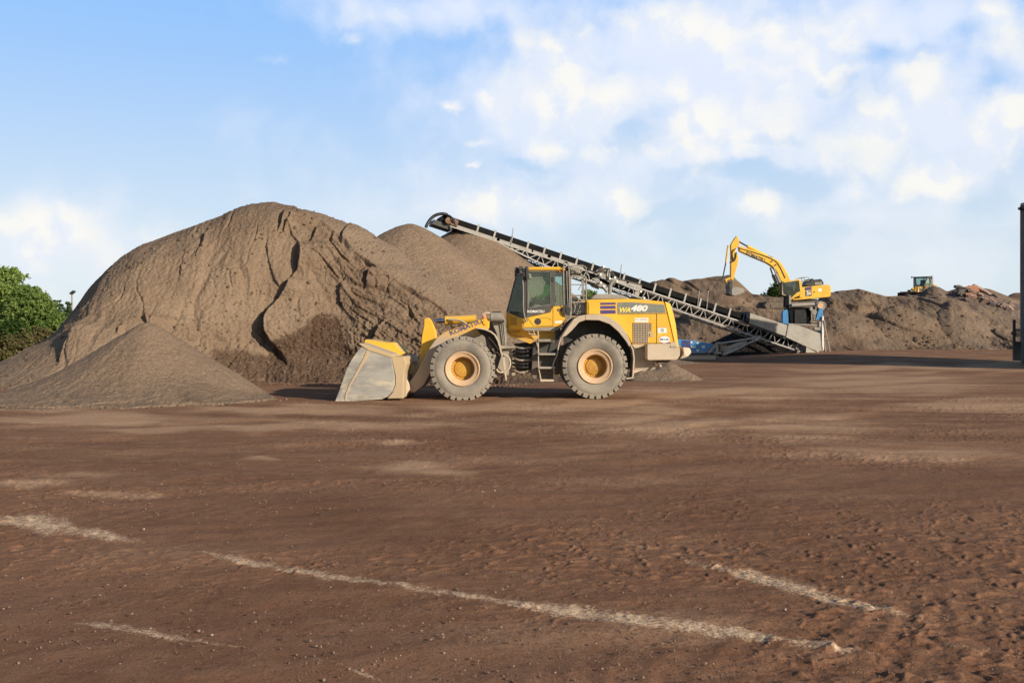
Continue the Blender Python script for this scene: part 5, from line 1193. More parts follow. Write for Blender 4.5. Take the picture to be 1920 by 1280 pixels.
# struts down to the blue tracked base
b = MB(); b.bar(P(1350, 643.5, 64.4), P(1421, 632.5, 65.6), .09, .11); b.bar(P(1350, 643.5, 66.2), P(1421, 632.5, 67.4), .09, .11); b.build('strut', M['galv'], V_)
b = MB(); b.cyl(P(1354, 665, 64.2), P(1384, 653, 64.8), .12, n=12); b.cyl(P(1384, 653, 64.8), P(1419, 635.5, 65.5), .075, n=12); b.bar(P(1414, 638, 65.4), P(1424, 631, 65.6), .2); b.build('lift_ram', M['galv'], V_, smooth=40)
b = MB()
for k in range(5): b.tube([P(1351, 647 + k * 2.4, 64.5), P(1362, 651 + k * 1.8, 64.5), P(1370, 648 + k * 1.2, 64.6), P(1382, 643 + k * 1.4, 64.9), P(1400, 640 + k * .9, 65.2)], .035, smooth_it=2)
b.build('hydraulic_hose', M['grey'], V_, smooth=40)
bx = MB().prism([(1236, 637), (1276, 636.3), (1296, 637.6), (1341, 645), (1341, 661.5), (1236, 664)], 64.0, 66.6, bev=.03).build('chassis', M['blue'], V_)
for k in range(6):
    MB().prism([(1278.5 + k * 2.9, 638), (1280.3 + k * 2.9, 638.1), (1280.3 + k * 2.9, 652), (1278.5 + k * 2.9, 652)], 63.97, 64.02, ref=64, bev=0).build('louvre', M['decal_blue'], bx)
for x, y, w_, h_ in ((1294, 640, 4, 3), (1306, 641.5, 4, 3), (1316, 648, 5.5, 4), (1295, 649, 10, 3), (1306, 655, 4, 3.5)):
    st = MB().prism([(x, y), (x + w_, y), (x + w_, y + h_), (x, y + h_)], 63.975, 64.01, ref=64, bev=0).build('sticker', M['decal_white'], bx)
MB().prism([(1326, 660), (1340, 646), (1343, 646), (1329, 661.5)], 63.95, 64.02, ref=64, bev=0).build('dark_brace', M['dark'], bx)
b = MB(); b.bar(P(1328, 661, 63.9), P(1345, 643, 63.9), .14); b.bar(P(1342, 643, 63.9), P(1351, 643, 63.9), .14); b.bar(P(1344, 643, 63.9), P(1344, 661, 63.9), .16); b.bar(P(1339, 661.5, 63.9), P(1352, 661.5, 63.9), .12); b.build('support_frame', M['grey'], V_)
for Y0 in (63.6, 66.4):
    tk = MB(); rr_ = []
    for k in range(13):
        a = math.pi / 2 + math.pi * k / 12; rr_.append((1245 + 6 * math.cos(a), 671 - 6.3 * math.sin(a)))
    for k in range(13):
        a = -math.pi / 2 + math.pi * k / 12; rr_.append((1343 + 6 * math.cos(a), 671 - 6.3 * math.sin(a)))
    tk.prism(rr_, Y0, Y0 + .5, ref=63.6, bev=.02)
    for k in range(30):
        p = P(1244 + k * 3.4, 677, 63.6); tk.box(p.x - .038, p.x + .038, Y0 - .03, Y0 + .53, p.z - .035, p.z + .03, 0)
    o = tk.build('track', M['trackpad'], V_)
    MB().prism([(1246, 668), (1342, 666.5), (1342, 674), (1246, 674.5)], Y0 - .04, Y0 + .02, ref=63.6).build('track_frame', M['grey'], o)
    p = P(1316.5, 670.5, 63.6); MB().lathe([(.03, -.06), (.085, -.06), (.085, .0)], (p.x, Y0 - .0, p.z), 16).build('idler_hub', M['panel'], o)
    MB().prism([(1327, 669), (1335, 668.5), (1336, 671), (1328, 671.5)], Y0 - .06, Y0, ref=63.6, bev=0).build('decal', M['blue'], o)

# ================================================================== screening plant end behind the hopper
K_ = empty('screening_plant', (P(1510, 660, 71.5).x, 71.5, .5), 'blue and black end of a screening machine standing right behind the conveyor feed hopper', 'screening plant')
kp = lambda name, poly, Y0, Y1, m, par=K_, ref=None, bev=.02: MB().prism(poly, Y0, Y1, ref=ref, bev=bev).build(name, m, par)
kp('discharge_box', [(1478, 577), (1524, 576), (1521, 606.5), (1482, 606.5)], 70.2, 71.4, M['belt'])
kp('rubber_curtain', [(1489, 581), (1511.5, 580.5), (1511.5, 606), (1489, 606)], 70.12, 70.18, M['seat'], ref=70.2)
kp('side_wall', [(1467.5, 583), (1476, 579), (1478, 584), (1478.5, 608), (1467.5, 607)], 70.25, 70.7, M['blue'])
kp('side_wing', [(1536, 578), (1543, 577), (1543, 599), (1529, 600), (1531, 594)], 70.0, 70.3, M['blue'])
kp('side_wing', [(1534, 614), (1543, 613), (1542, 625), (1535, 623)], 70.0, 70.3, M['blue'])
kp('end_post', [(1541.5, 593), (1544.5, 592), (1545, 657), (1540.5, 657)], 69.85, 70.2, M['decal_white'])
kp('end_post', [(1479, 553.5), (1483.5, 553.5), (1483.5, 578), (1479, 578)], 70.1, 70.3, M['panel'])
kp('post_cap', [(1472.5, 554), (1478.5, 553), (1478.5, 577), (1471.5, 576)], 70.15, 70.6, M['belt'])
b = MB()
b.cyl(P(1484, 572.5, 70.0), P(1527, 570, 70.0), .14, n=14); b.cyl(P(1484, 575, 70.1), P(1523, 575, 70.1), .07, n=10); b.build('cross_pipe', M['panel'], K_, smooth=40)
b = MB(); p = P(1537.5, 573, 70); b.cyl(p + Vector((0, -.12, 0)), p + Vector((0, .9, 0)), .21, n=20); b.build('drum_end', M['rim_lip'], K_, smooth=40)
b = MB(); b.cyl(p + Vector((.09, .2, -.02)), p + Vector((.09, 1.3, -.02)), .36, n=24); b.build('belt_drum', M['rubber'], K_, smooth=40)
b = MB(); q = P(1526, 585, 70); b.cyl(q + Vector((0, -.1, 0)), q + Vector((0, .4, 0)), .19, n=16); q = P(1520.5, 579, 70); b.cyl(q + Vector((0, -.1, 0)), q + Vector((0, .3, 0)), .12, n=12); b.bar(P(1521, 576, 69.95), P(1522, 604, 69.95), .06); b.bar(P(1530, 574, 69.95), P(1527, 600, 69.95), .07); b.bar(P(1519, 603, 69.95), P(1543, 604, 69.95), .06); b.build('drive_motor', M['grey'], K_, smooth=40)
b = MB(); b.bar(P(1478, 606.8, 69.9), P(1535, 610, 69.9), .07); b.build('lip_bar', M['galv'], K_)
b = MB(); b.cyl(P(1526, 617, 69.9), P(1537, 617, 69.9), .15, n=12); b.cyl(P(1536, 603, 69.9), P(1536, 613, 69.9), .13, n=12); b.build('ram', M['panel'], K_, smooth=40)
b = MB()
for x in (1470, 1538):
    for Y in (70.5, 71.2): b.bar(P(x, 606, Y), Vector((P(x, 600, Y).x, Y, .45)), .2)
b.build('frame', M['dark'], K_)
b = MB(); b.bar(P(1545, 600, 69.8), P(1557, 661, 69.8), .05); b.bar(P(1545.5, 640, 69.7), P(1548.5, 662, 69.7), .05); b.build('stay_rod', M['galv'], K_)
b = MB(); b.bar(P(1540, 655, 69.8), P(1541, 661, 69.8), .18); b.build('post_foot', M['rust'], K_)

# ================================================================== excavator on the bank
EY = 87.0
X_ = empty('excavator', (P(1505, 579, EY + 1.5).x, EY + 1.5, 4.0), 'yellow tracked excavator on top of the brown bank, bucket hanging to the left', 'excavator')
e6 = lambda *pts: [(1340 + x / 7.1125, 430 + y / 7.1125) for x, y in pts]
ep = lambda name, pts, dY0, dY1, m, par=X_, ref=None, bev=.03: MB().prism(e6(*pts), EY + dY0, EY + dY1, ref=ref or EY + dY0, bev=bev).build(name, m, par)
hs = ep('house', [(1160, 770), (1300, 755), (1515, 735), (1540, 748), (1552, 800), (1548, 880), (1530, 893), (1300, 912), (1165, 920)], 0, 2.9, M['yellow_far'])
ep('deck_skirt', [(1042, 925), (1165, 912), (1540, 888), (1535, 900), (1165, 935), (1046, 944)], -.04, 2.9, M['yellow_far'], hs)
ep('stripe', [(1205, 775), (1292, 760), (1292, 805), (1205, 815)], -.03, .02, M['purple'], hs, ref=EY, bev=0)
np_ = ep('name_panel', [(1212, 825), (1292, 815), (1292, 885), (1212, 892)], -.03, .02, M['dark'], hs, ref=EY, bev=0)
q = P(1340 + 1222 / 7.11, 430 + 872 / 7.11, EY); q.y = EY - .034; lettering('360', q, .30, M['decal_white'], np_, bold=.03, width=.42)
q = P(1340 + 1222 / 7.11, 430 + 840 / 7.11, EY); q.y = EY - .034; lettering('PC', q, .16, M['decal_white'], np_, bold=.03, width=.22)
q = P(1340 + 1224 / 7.11, 430 + 891 / 7.11, EY); q.y = EY - .034; lettering('LC', q, .10, M['decal_white'], np_, bold=.03, width=.16)
ep('sticker', [(1378, 792), (1425, 788), (1427, 825), (1380, 830)], -.02, .02, M['decal_white'], hs, ref=EY, bev=0)
ep('handle', [(1318, 830), (1338, 828), (1338, 842), (1318, 844)], -.02, .02, M['ink'], hs, ref=EY, bev=0)
cb = ep('cab', [(1112, 672), (1135, 668), (1158, 700), (1168, 905), (1130, 915), (1138, 830), (1120, 690)], -.02, 1.05, M['yellow_far'])
ep('cab_sill', [(1010, 928), (1020, 912), (1085, 850), (1140, 822), (1140, 880), (1060, 912), (1015, 940)], 0, 1.0, M['yellow_far'], cb)
ep('roof', [(915, 698), (1010, 684), (1118, 668), (1122, 684), (918, 712)], -.02, 1.05, M['yellow_far'], cb)
ep('cab_interior', [(935, 760), (1060, 770), (1110, 830), (1040, 880), (960, 880)], .35, .75, M['seat'], cb)
ep('cab_pillar', [(890, 705), (905, 702), (915, 860), (897, 870)], 0, .08, M['cabgrey'], cb)
ep('cab_pillar', [(1046, 690), (1056, 690), (1060, 815), (1050, 820)], 0, .08, M['cabgrey'], cb)
ep('cab_rail', [(895, 855), (1010, 900), (1010, 912), (897, 872)], 0, .08, M['cabgrey'], cb)
ep('side_window', [(900, 705), (1115, 685), (1136, 828), (1080, 852), (1012, 905), (905, 862)], .03, .05, M['glass_far'], cb, bev=0)
ep('side_window', [(900, 705), (1115, 685), (1136, 828), (1080, 852), (1012, 905), (905, 862)], .95, .97, M['glass_far'], cb, ref=EY, bev=0)
b = MB(); c0, c1 = [P(*e6(q_)[0], EY) for q_ in ((892, 705), (898, 868))]
b.hexa([c0 + Vector((0, .05, 0)), c0 + Vector((0, 1, 0)), c1 + Vector((0, 1, 0)), c1 + Vector((0, .05, 0)), c0 + Vector((.02, .05, 0)), c0 + Vector((.02, 1, 0)), c1 + Vector((.02, 1, 0)), c1 + Vector((.02, .05, 0))]); b.build('windscreen', M['glass_far'], cb)
ep('engine_cover', [(1205, 752), (1215, 718), (1265, 705), (1285, 665), (1312, 652), (1320, 670), (1420, 660), (1450, 700), (1455, 735), (1300, 752)], .5, 2.7, M['dark'])
ep('cover_louvre', [(1330, 705), (1425, 700), (1432, 735), (1330, 745)], .46, .6, M['grey'], X_, ref=EY + .5)
b = MB(); g6 = lambda x, y, d=0: P(1340 + x / 7.1125, 430 + y / 7.1125, EY) + Vector((0, d, 0))
for d in (.1, 1.4):
    b.tube([g6(1165, 760, d), g6(1165, 650, d), g6(1172, 642, d), g6(1250, 636, d), g6(1258, 642, d), g6(1260, 690, d)], .03); b.tube([g6(1165, 690, d), g6(1260, 684, d)], .022)
b.tube([g6(1172, 642, .1), g6(1172, 642, 1.4)], .025); b.build('handrail', M['grey'], X_, smooth=40)
b = MB(); b.tube([g6(1130, 655, .2), g6(1100, 650, .2), g6(1080, 655, .2)], .03); b.build('roof_bar', M['yellow_far'], cb)
# boom, stick, rams, bucket
BY = 1.15
bo = ep('boom', [(326, 240), (340, 226), (385, 235), (500, 275), (700, 345), (800, 388), (850, 410), (895, 455), (930, 512), (975, 590), (1012, 680), (960, 700), (900, 705), (880, 680), (862, 640), (835, 580), (800, 530), (755, 485), (700, 450), (600, 408), (500, 368), (400, 322), (332, 290)], BY, BY + .6, M['yellow_far'], bev=.05)
q = g6(452, 322, BY); q.y = EY + BY - .006; lettering('KOMATSU', q, .34, M['cabgrey'], bo, bold=.06, rot=math.radians(-23), width=1.82)
for x, y in ((757, 428), (808, 476)): MB().prism(e6((x - 26, y + 8), (x + 5, y - 14), (x + 24, y - 6), (x - 6, y + 14)), EY + BY - .02, EY + BY + .03, ref=EY + BY, bev=0).build('boom_boss', M['ink'], bo)
b = MB(); b.cyl(g6(488, 208, BY + .3), g6(765, 345, BY + .3), .15, n=14); sc2 = b.build('stick_cylinder', M['yellow_far'], X_, smooth=40)
b = MB(); b.cyl(g6(305, 105, BY + .3), g6(490, 209, BY + .3), .075, n=12); b.build('cylinder_rod', M['dark'], sc2, smooth=40)
b = MB(); b.tube([g6(762, 338, BY + .2), g6(810, 352, BY + .2), g6(840, 375, BY + .2), g6(858, 408, BY + .2)], .05, smooth_it=2); b.tube([g6(345, 232, BY), g6(600, 300, BY - .03), g6(830, 385, BY - .03), g6(905, 455, BY - .03), g6(990, 640, BY - .03)], .035, smooth_it=1); b.build('hydraulic_hose', M['dark'], X_, smooth=40)
for d in (BY - .35, BY + .75):
    b = MB(); b.cyl(g6(900, 705, d), g6(850, 590, d), .14, n=12); b.cyl(g6(850, 590, d), g6(815, 492, d), .07, n=10); b.build('boom_cylinder', M['panel'], X_, smooth=40)
st_ = ep('stick', [(287, 92), (297, 86), (310, 100), (332, 190), (326, 232), (300, 240), (278, 262), (284, 320), (312, 340), (322, 370), (305, 480), (280, 560), (262, 640), (245, 680), (222, 672), (212, 640), (216, 480), (218, 300), (215, 210), (228, 180)], BY + .08, BY + .52, M['yellow_far'], bev=.04)
b = MB(); b.tube([g6(318, 245, BY), g6(285, 265, BY), g6(268, 310, BY), g6(290, 390, BY), g6(300, 410, BY), g6(235, 430, BY)], .05, smooth_it=2); b.tube([g6(330, 290, BY), g6(322, 370, BY), g6(300, 410, BY)], .045, smooth_it=2); b.build('hydraulic_hose', M['dark'], st_, smooth=40)
b = MB(); b.cyl(g6(229, 195, BY + .3), g6(196, 430, BY + .3), .085, n=12); bc2 = b.build('bucket_cylinder', M['yellow_far'], st_, smooth=40)
b = MB(); b.cyl(g6(196, 430, BY + .3), g6(150, 655, BY + .3), .06, n=10); b.build('cylinder_rod', M['dark'], bc2, smooth=40)
ep('bucket_link', [(135, 672), (150, 655), (225, 635), (235, 655), (160, 685), (190, 735), (178, 742)], BY + .1, BY + .5, M['yellow_far'], st_)
bu = ep('bucket', [(190, 735), (210, 690), (240, 690), (238, 740), (225, 800), (222, 845), (205, 868), (190, 850), (196, 800)], BY - .45, BY + 1.05, M['dark'], X_)
ep('bucket_shell', [(222, 800), (240, 770), (300, 768), (360, 785), (402, 806), (392, 842), (330, 868), (262, 884), (228, 872)], BY - .5, BY + 1.1, M['panel'], bu)
ep('bucket_teeth', [(178, 850), (192, 838), (222, 852), (240, 878), (226, 880), (200, 866)], BY - .5, BY + 1.1, M['dark'], bu)
for dY in (-.1, 2.5):
    t_ = MB(); ring = []
    for k in range(11): a = math.pi / 2 + math.pi * k / 10; ring.append((715 + 50 * math.cos(a), 1015 - 45 * math.sin(a)))
    for k in range(11): a = -math.pi / 2 + math.pi * k / 10; ring.append((1440 + 52 * math.cos(a), 1012 - 50 * math.sin(a)))
    t_.prism(e6(*ring), EY + dY, EY + dY + .6, ref=EY, bev=.03)
    for k in range(34):
        p = g6(700 + k * 22, 968, 0); t_.box(p.x - .05, p.x + .05, EY + dY - .02, EY + dY + .62, p.z - .02, p.z + .06, 0)
    o = t_.build('track', M['trackpad'], X_)
    MB().prism(e6((740, 1000), (1400, 985), (1400, 1035), (740, 1045)), EY + dY - .05, EY + dY + .05, ref=EY).build('track_frame', M['trackpad'], o)
    for k in range(3):
        p = g6(1085 + 95 * k, 990, dY); MB().cyl(p - Vector((0, .09, 0)), p, .09, n=10).build('carrier_roller', M['panel'], o)
b = MB(); p = g6(1210, 925, 1.5); b.cyl((p.x, p.y, 4.7), (p.x, p.y, p.z + .25), .7, n=24); b.box(p.x - 1.2, p.x + 1.2, EY + .4, EY + 2.6, 4.45, 4.9, .05); b.build('undercarriage', M['dark'], X_)

# ================================================================== the second loader, far off on the heaps
FL = copy_tree(L); FL.location = (P(1728, 560, 116).x, 116, 5.1); FL.rotation_euler = (0, 0, math.radians(56))
for ch in FL.children_recursive:
    k = ch.name.split('.')[0]
    if k in ('spill_guard', 'top_plate', 'back_box', 'cutting_edge', 'side_plate', 'bucket', 'link_bracket'):
        for sl in ch.material_slots: sl.link = 'OBJECT'; sl.material = M['dark']
FL['label'] = 'distant wheel loader seen from the front, half hidden behind the crest of the rubble heap'

# ================================================================== shed at the right edge, gate, mast
SH = empty('storage_shed', (36, 50, 0), 'tall blue-grey clad shed cut off by the right edge of the photo', 'shed')
sx = (1914 - CX) / F * 55.0
b = MB(); b.box(sx + .05, sx + 3.1, 45.6, 54.95, -.3, 8.9, 0)
for k in range(46): b.box(sx + .012, sx + .052, 45.75 + k * .2, 45.85 + k * .2, 0.3, 8.9, 0)
for k in range(13): b.box(sx + .15 + k * .225, sx + .26 + k * .225, 45.562, 45.602, .3, 8.9, 0)
b.build('wall', M['shed'], SH)
b = MB(); b.box(sx - .02, sx + 3.2, 45.5, 55.0, 8.9, 9.06, .01); b.build('roof_edge', M['panel'], SH)
b = MB(); b.box(sx - .06, sx + .03, 54.86, 54.98, 0, 8.95, .01); b.build('corner_trim', M['grey'], SH)
b = MB(); b.box(sx - .2, sx + .02, 54.6, 54.75, 8.62, 8.72, .01); b.box(sx - .28, sx - .12, 54.55, 54.8, 8.66, 8.80, .02); b.build('wall_lamp', M['dark'], SH)
GT = empty('gate_post', (P(1902, 660, 53.5).x, 53.5, 0), 'dark steel gate post with a short rail beside the shed corner', 'gate post')
b = MB(); b.prism([(1900.4, 599), (1904.6, 599), (1904.6, 676), (1900.4, 676)], 53.5, 53.62, bev=.008); b.build('post', M['dark'], GT)
b = MB(); b.prism([(1904.6, 616.5), (1916, 616), (1916, 622), (1904.6, 622.5)], 53.52, 53.60, bev=.008); b.build('rail', M['grey'], GT)
b = MB(); b.prism([(1905, 640), (1915, 640), (1915, 676), (1905, 676)], 53.52, 53.60, bev=.008); b.build('gate_panel', M['dark'], GT)
b = MB(); p = P(1899, 624.5, 53.5); b.cyl(p, p + Vector((.06, .06, 0)), .1, n=12); b.build('latch', M['dark'], GT)
b = MB(); b.prism([(1907.5, 623), (1914, 623), (1914, 631.5), (1908, 631)], 53.4, 53.6, bev=.01); b.build('lock_box', M['cream'], GT)
MT = empty('light_mast', (P(135, 600, 90).x, 90, 0), 'thin pale lamp mast standing behind the left shoulder of the big stockpile', 'lamp mast')
p = P(135, 552, 90); MB().cyl((p.x, 90, 0), p, .11, .07, n=10).build('pole', M['panel'], MT, smooth=40)
b = MB(); b.bar(p + Vector((-.1, 0, .05)), p + Vector((.25, -.1, .3)), .35, .16); b.build('lamp_head', M['dark'], MT)

# ================================================================== trees
def leaf_mat(name, c0, c1, c2):
    m = bpy.data.materials.new(name); t = NT(m); gi = t.n('ShaderNodeNewGeometry').outputs['Random Per Island']
    tc = t.n('ShaderNodeTexCoord').outputs['Object']; nz = t.noise(tc, .6, 3, .6)
    c = t.mix(gi, c0, c1); c = t.mix(t.math('MULTIPLY', t.ramp(nz, .45, .65), .6), c, c2)
    d = t.n('ShaderNodeBsdfDiffuse'); t.put(d.inputs[0], c); tr = t.n('ShaderNodeBsdfTranslucent'); t.put(tr.inputs[0], c)
    mx = t.n('ShaderNodeMixShader'); mx.inputs[0].default_value = .35; t.put(mx.inputs[1], d.outputs[0]); t.put(mx.inputs[2], tr.outputs[0])
    o = t.n('ShaderNodeOutputMaterial'); t.t.links.new(mx.outputs[0], o.inputs[0]); return m
LM = {'bright': leaf_mat('bright_green_leaves', (.15, .23, .055), (.25, .34, .085), (.31, .38, .11)), 'green': leaf_mat('green_leaves', (.10, .165, .045), (.18, .25, .065), (.24, .30, .085)),
      'olive': leaf_mat('olive_brown_scrub', (.10, .09, .04), (.17, .145, .065), (.14, .15, .05)), 'dark': leaf_mat('dark_green_leaves', (.03, .06, .018), (.06, .10, .025), (.08, .11, .03)), 'conifer': leaf_mat('conifer_needles', (.04, .075, .03), (.07, .11, .04), (.10, .13, .05))}
M['bark'] = mat('grey_brown_bark', (.12, .09, .065), .9, 0, (.08, .06, .045), 6, bump=.5)
def crown_mesh(blobs, n, size, seed):
    """blobs: (centre, radii). Leaves hang in clumps on the shell and through the volume of each blob."""
    g = np.random.default_rng(seed); C = []
    vol = np.array([b[1][0] * b[1][1] * b[1][2] for b in blobs]); w = vol ** .75; w /= w.sum()
    for (c, r), k in zip(blobs, (w * n / 34).astype(int) + 1):
        d = g.normal(size=(k, 3)); d /= np.linalg.norm(d, axis=1, keepdims=True)
        rad = .45 + .6 * g.random((k, 1)) ** .45
        C.append(np.array(c) + d * rad * np.array(r))
    C = np.concatenate(C); m = 34
    cl = .35 + .5 * g.random((len(C), 1, 1)); off = g.normal(size=(len(C), m, 3)) * np.array([.5, .5, .34]) * cl * size * 4.2
    pts = (C[:, None] + off).reshape(-1, 3); k = len(pts)
    nrm = g.normal(size=(k, 3)) + np.array([0.3, -.5, .7]); nrm /= np.linalg.norm(nrm, axis=1, keepdims=True)
    t1 = np.cross(nrm, g.normal(size=(k, 3))); t1 /= np.linalg.norm(t1, axis=1, keepdims=True); t2 = np.cross(nrm, t1)
    s = size * (.6 + .8 * g.random((k, 1)))
    v = np.stack([pts - t1 * s, pts + t2 * s * .55, pts + t1 * s, pts - t2 * s * .55], 1).reshape(-1, 3)
    me = bpy.data.meshes.new('crown'); me.vertices.add(len(v)); me.vertices.foreach_set('co', v.astype(np.float32).ravel())
    me.loops.add(4 * k); me.polygons.add(k); me.loops.foreach_set('vertex_index', np.arange(4 * k, dtype=np.int32)); me.polygons.foreach_set('loop_start', (np.arange(k) * 4).astype(np.int32))
    me.update(calc_edges=True); return me
def tree(name, label, base, blobs, n, size, lm, seed, cat='tree', group=None, trunk=True):
    T = empty(name, base, label, cat, group); g = random.Random(seed); base = Vector(base)
    link('crown', crown_mesh(blobs, n, size, seed), LM[lm], T)
    if trunk:
        b = MB(); top = max(blobs, key=lambda q: q[0][2])[0]; top = Vector(top); mid = base.lerp(top, .5) + Vector((g.uniform(-.3, .3), g.uniform(-.3, .3), 0))
        h = (top - base).length; b.cyl(base - Vector((0, 0, .3)), mid, h * .035, h * .022, n=10, caps=False); b.cyl(mid, top, h * .022, h * .006, n=8, caps=False)
        for c, r in blobs: b.cyl(base.lerp(mid, g.uniform(.5, 1)), Vector(c) + Vector((g.uniform(-.4, .4), g.uniform(-.4, .4), g.uniform(-.2, .4))), h * .014, h * .004, n=6, caps=False)
        b.build('trunk', M['bark'], T, smooth=50)
    return T
def pb(px, py, Y, rx, ry, rd=None): p = P(px, py, Y); k = Y / F; return (tuple(p), (rx * k, (rd if rd else (rx + ry) / 2) * k, ry * k))
def gbase(px, Y): return (P(px, 0, Y).x, Y, 0.0)
tree('broadleaf_tree', 'tall bright green tree at the left edge, highest of the left trees', gbase(-8, 66), [pb(-14, 560, 66, 52, 62), pb(14, 535, 66, 34, 34), pb(-30, 530, 67, 44, 40), pb(24, 575, 65, 26, 34), pb(-5, 600, 65, 44, 36), pb(-60, 570, 68, 50, 60)], 30000, .105, 'bright', 1)
tree('broadleaf_tree', 'rounded green tree just right of the tallest tree at the left edge', gbase(66, 62), [pb(50, 575, 62, 32, 36), pb(72, 590, 61, 34, 36), pb(42, 600, 61, 30, 34), pb(84, 612, 61, 28, 26), pb(58, 556, 62, 22, 18), pb(97, 598, 62, 20, 20)], 22000, .10, 'green', 2)
tree('young_tree', 'thin feathery young tree between the rounded tree and the lamp mast', gbase(106, 70), [pb(105, 590, 70, 11, 24), pb(113, 598, 70, 9, 16), pb(100, 605, 70, 12, 18)], 1400, .11, 'conifer', 3)
tree('conifer', 'small dark conifer just left of the lamp mast', gbase(128, 78), [pb(128, 582, 78, 4, 14), pb(127, 595, 78, 9, 12), pb(127, 606, 78, 12, 12)], 1500, .11, 'conifer', 4)
for i, (x, y, rx, ry, lm, lb) in enumerate([(0, 650, 30, 24, 'olive', 'olive-brown bush in the bottom left corner of the trees'), (40, 645, 28, 22, 'olive', 'olive-brown bush under the rounded green tree'), (74, 634, 24, 18, 'olive', 'small olive bush touching the slope of the big stockpile'), (-50, 640, 34, 30, 'dark', 'dark bush cut off by the left edge'), (22, 622, 26, 20, 'dark', 'dark green bush in the gap between the two tall trees')]):
    tree('bush', lb, gbase(x, 57 + i % 3), [pb(x, y, 57 + i % 3, rx, ry), pb(x - rx * .5, y + 6, 56.5 + i % 3, rx * .6, ry * .7), pb(x + rx * .5, y + 5, 57.4 + i % 3, rx * .6, ry * .7), pb(x, y + ry * .9, 57 + i % 3, rx, ry * .6)], 5200, .10, lm, 10 + i, 'bush', trunk=False)
tree('broadleaf_tree', 'dark green tree behind the cab of the excavator', gbase(1458, 135), [pb(1458, 548, 135, 14, 14), pb(1448, 556, 135, 14, 10), pb(1470, 552, 135, 12, 12), pb(1462, 538, 135, 7, 7), pb(1456, 568, 135, 16, 12)], 5000, .2, 'dark', 21)
tree('broadleaf_tree', 'small patch of green tree showing under the conveyor just right of the loader cab', gbase(1110, 120), [pb(1103, 549, 120, 7, 5), pb(1111, 552, 120, 7, 4), pb(1100, 560, 120, 12, 8)], 1600, .14, 'green', 22)
# ================================================================== sky, sun, camera
PUFFS = [(1040, 120, 120, 85, 1), (1095, 195, 150, 85, 1), (1290, 230, 160, 90, .75), (1480, 170, 150, 110, .7), (1300, 60, 160, 70, .7), (1245, 165, 60, 50, 1), (1112, 272, 52, 32, 1), (1035, 268, 70, 36, .95), (1700, 150, 75, 58, 1), (1640, 245, 115, 75, .95), (1760, 330, 75, 40, 1), (1895, 235, 60, 62, 1.05), (1425, 384, 50, 25, .95),
         (845, 192, 24, 17, .9), (906, 192, 28, 20, .9), (889, 312, 18, 11, .95), (898, 252, 26, 12, .8), (85, 487, 50, 18, 1.0), (1150, 360, 75, 48, .9), (1595, 355, 45, 20, .85), (1390, 265, 110, 50, .8), (920, 385, 130, 34, .75), (90, 445, 190, 55, .62), (30, 520, 150, 50, .5), (1560, 120, 90, 60, .85), (1885, 60, 80, 62, .9), (655, 75, 20, 7, .35), (512, 102, 22, 9, .3), (1440, 60, 170, 60, .9), (700, 25, 50, 16, .3)]
GAPS = [(1185, 262, 60, 38, .8), (1640, 112, 110, 30, .8), (1560, 168, 45, 22, 1), (1430, 262, 90, 16, .8), (930, 75, 45, 50, .25), (1370, 325, 150, 26, .9), (1480, 330, 80, 30, .8), (1820, 70, 50, 30, .7), (1850, 160, 40, 40, .6), (1160, 130, 40, 30, .4), (990, 310, 60, 20, .7), (1250, 400, 100, 25, .6), (1560, 420, 70, 30, .6), (1830, 380, 60, 40, .6)]
VEIL = [(1330, 130, 560, 200, 1), (1040, 190, 290, 150, .8), (1560, 60, 460, 130, .9), (1760, 220, 330, 140, .8), (1250, 300, 380, 100, .75), (960, 385, 380, 60, .7), (130, 470, 240, 100, .8), (860, 20, 300, 55, .7), (1650, 400, 420, 70, .6), (760, 330, 160, 60, .25), (1700, 480, 400, 60, .5), (100, 560, 260, 50, .4), (-300, 430, 260, 120, .8), (2250, 250, 350, 200, .8)]
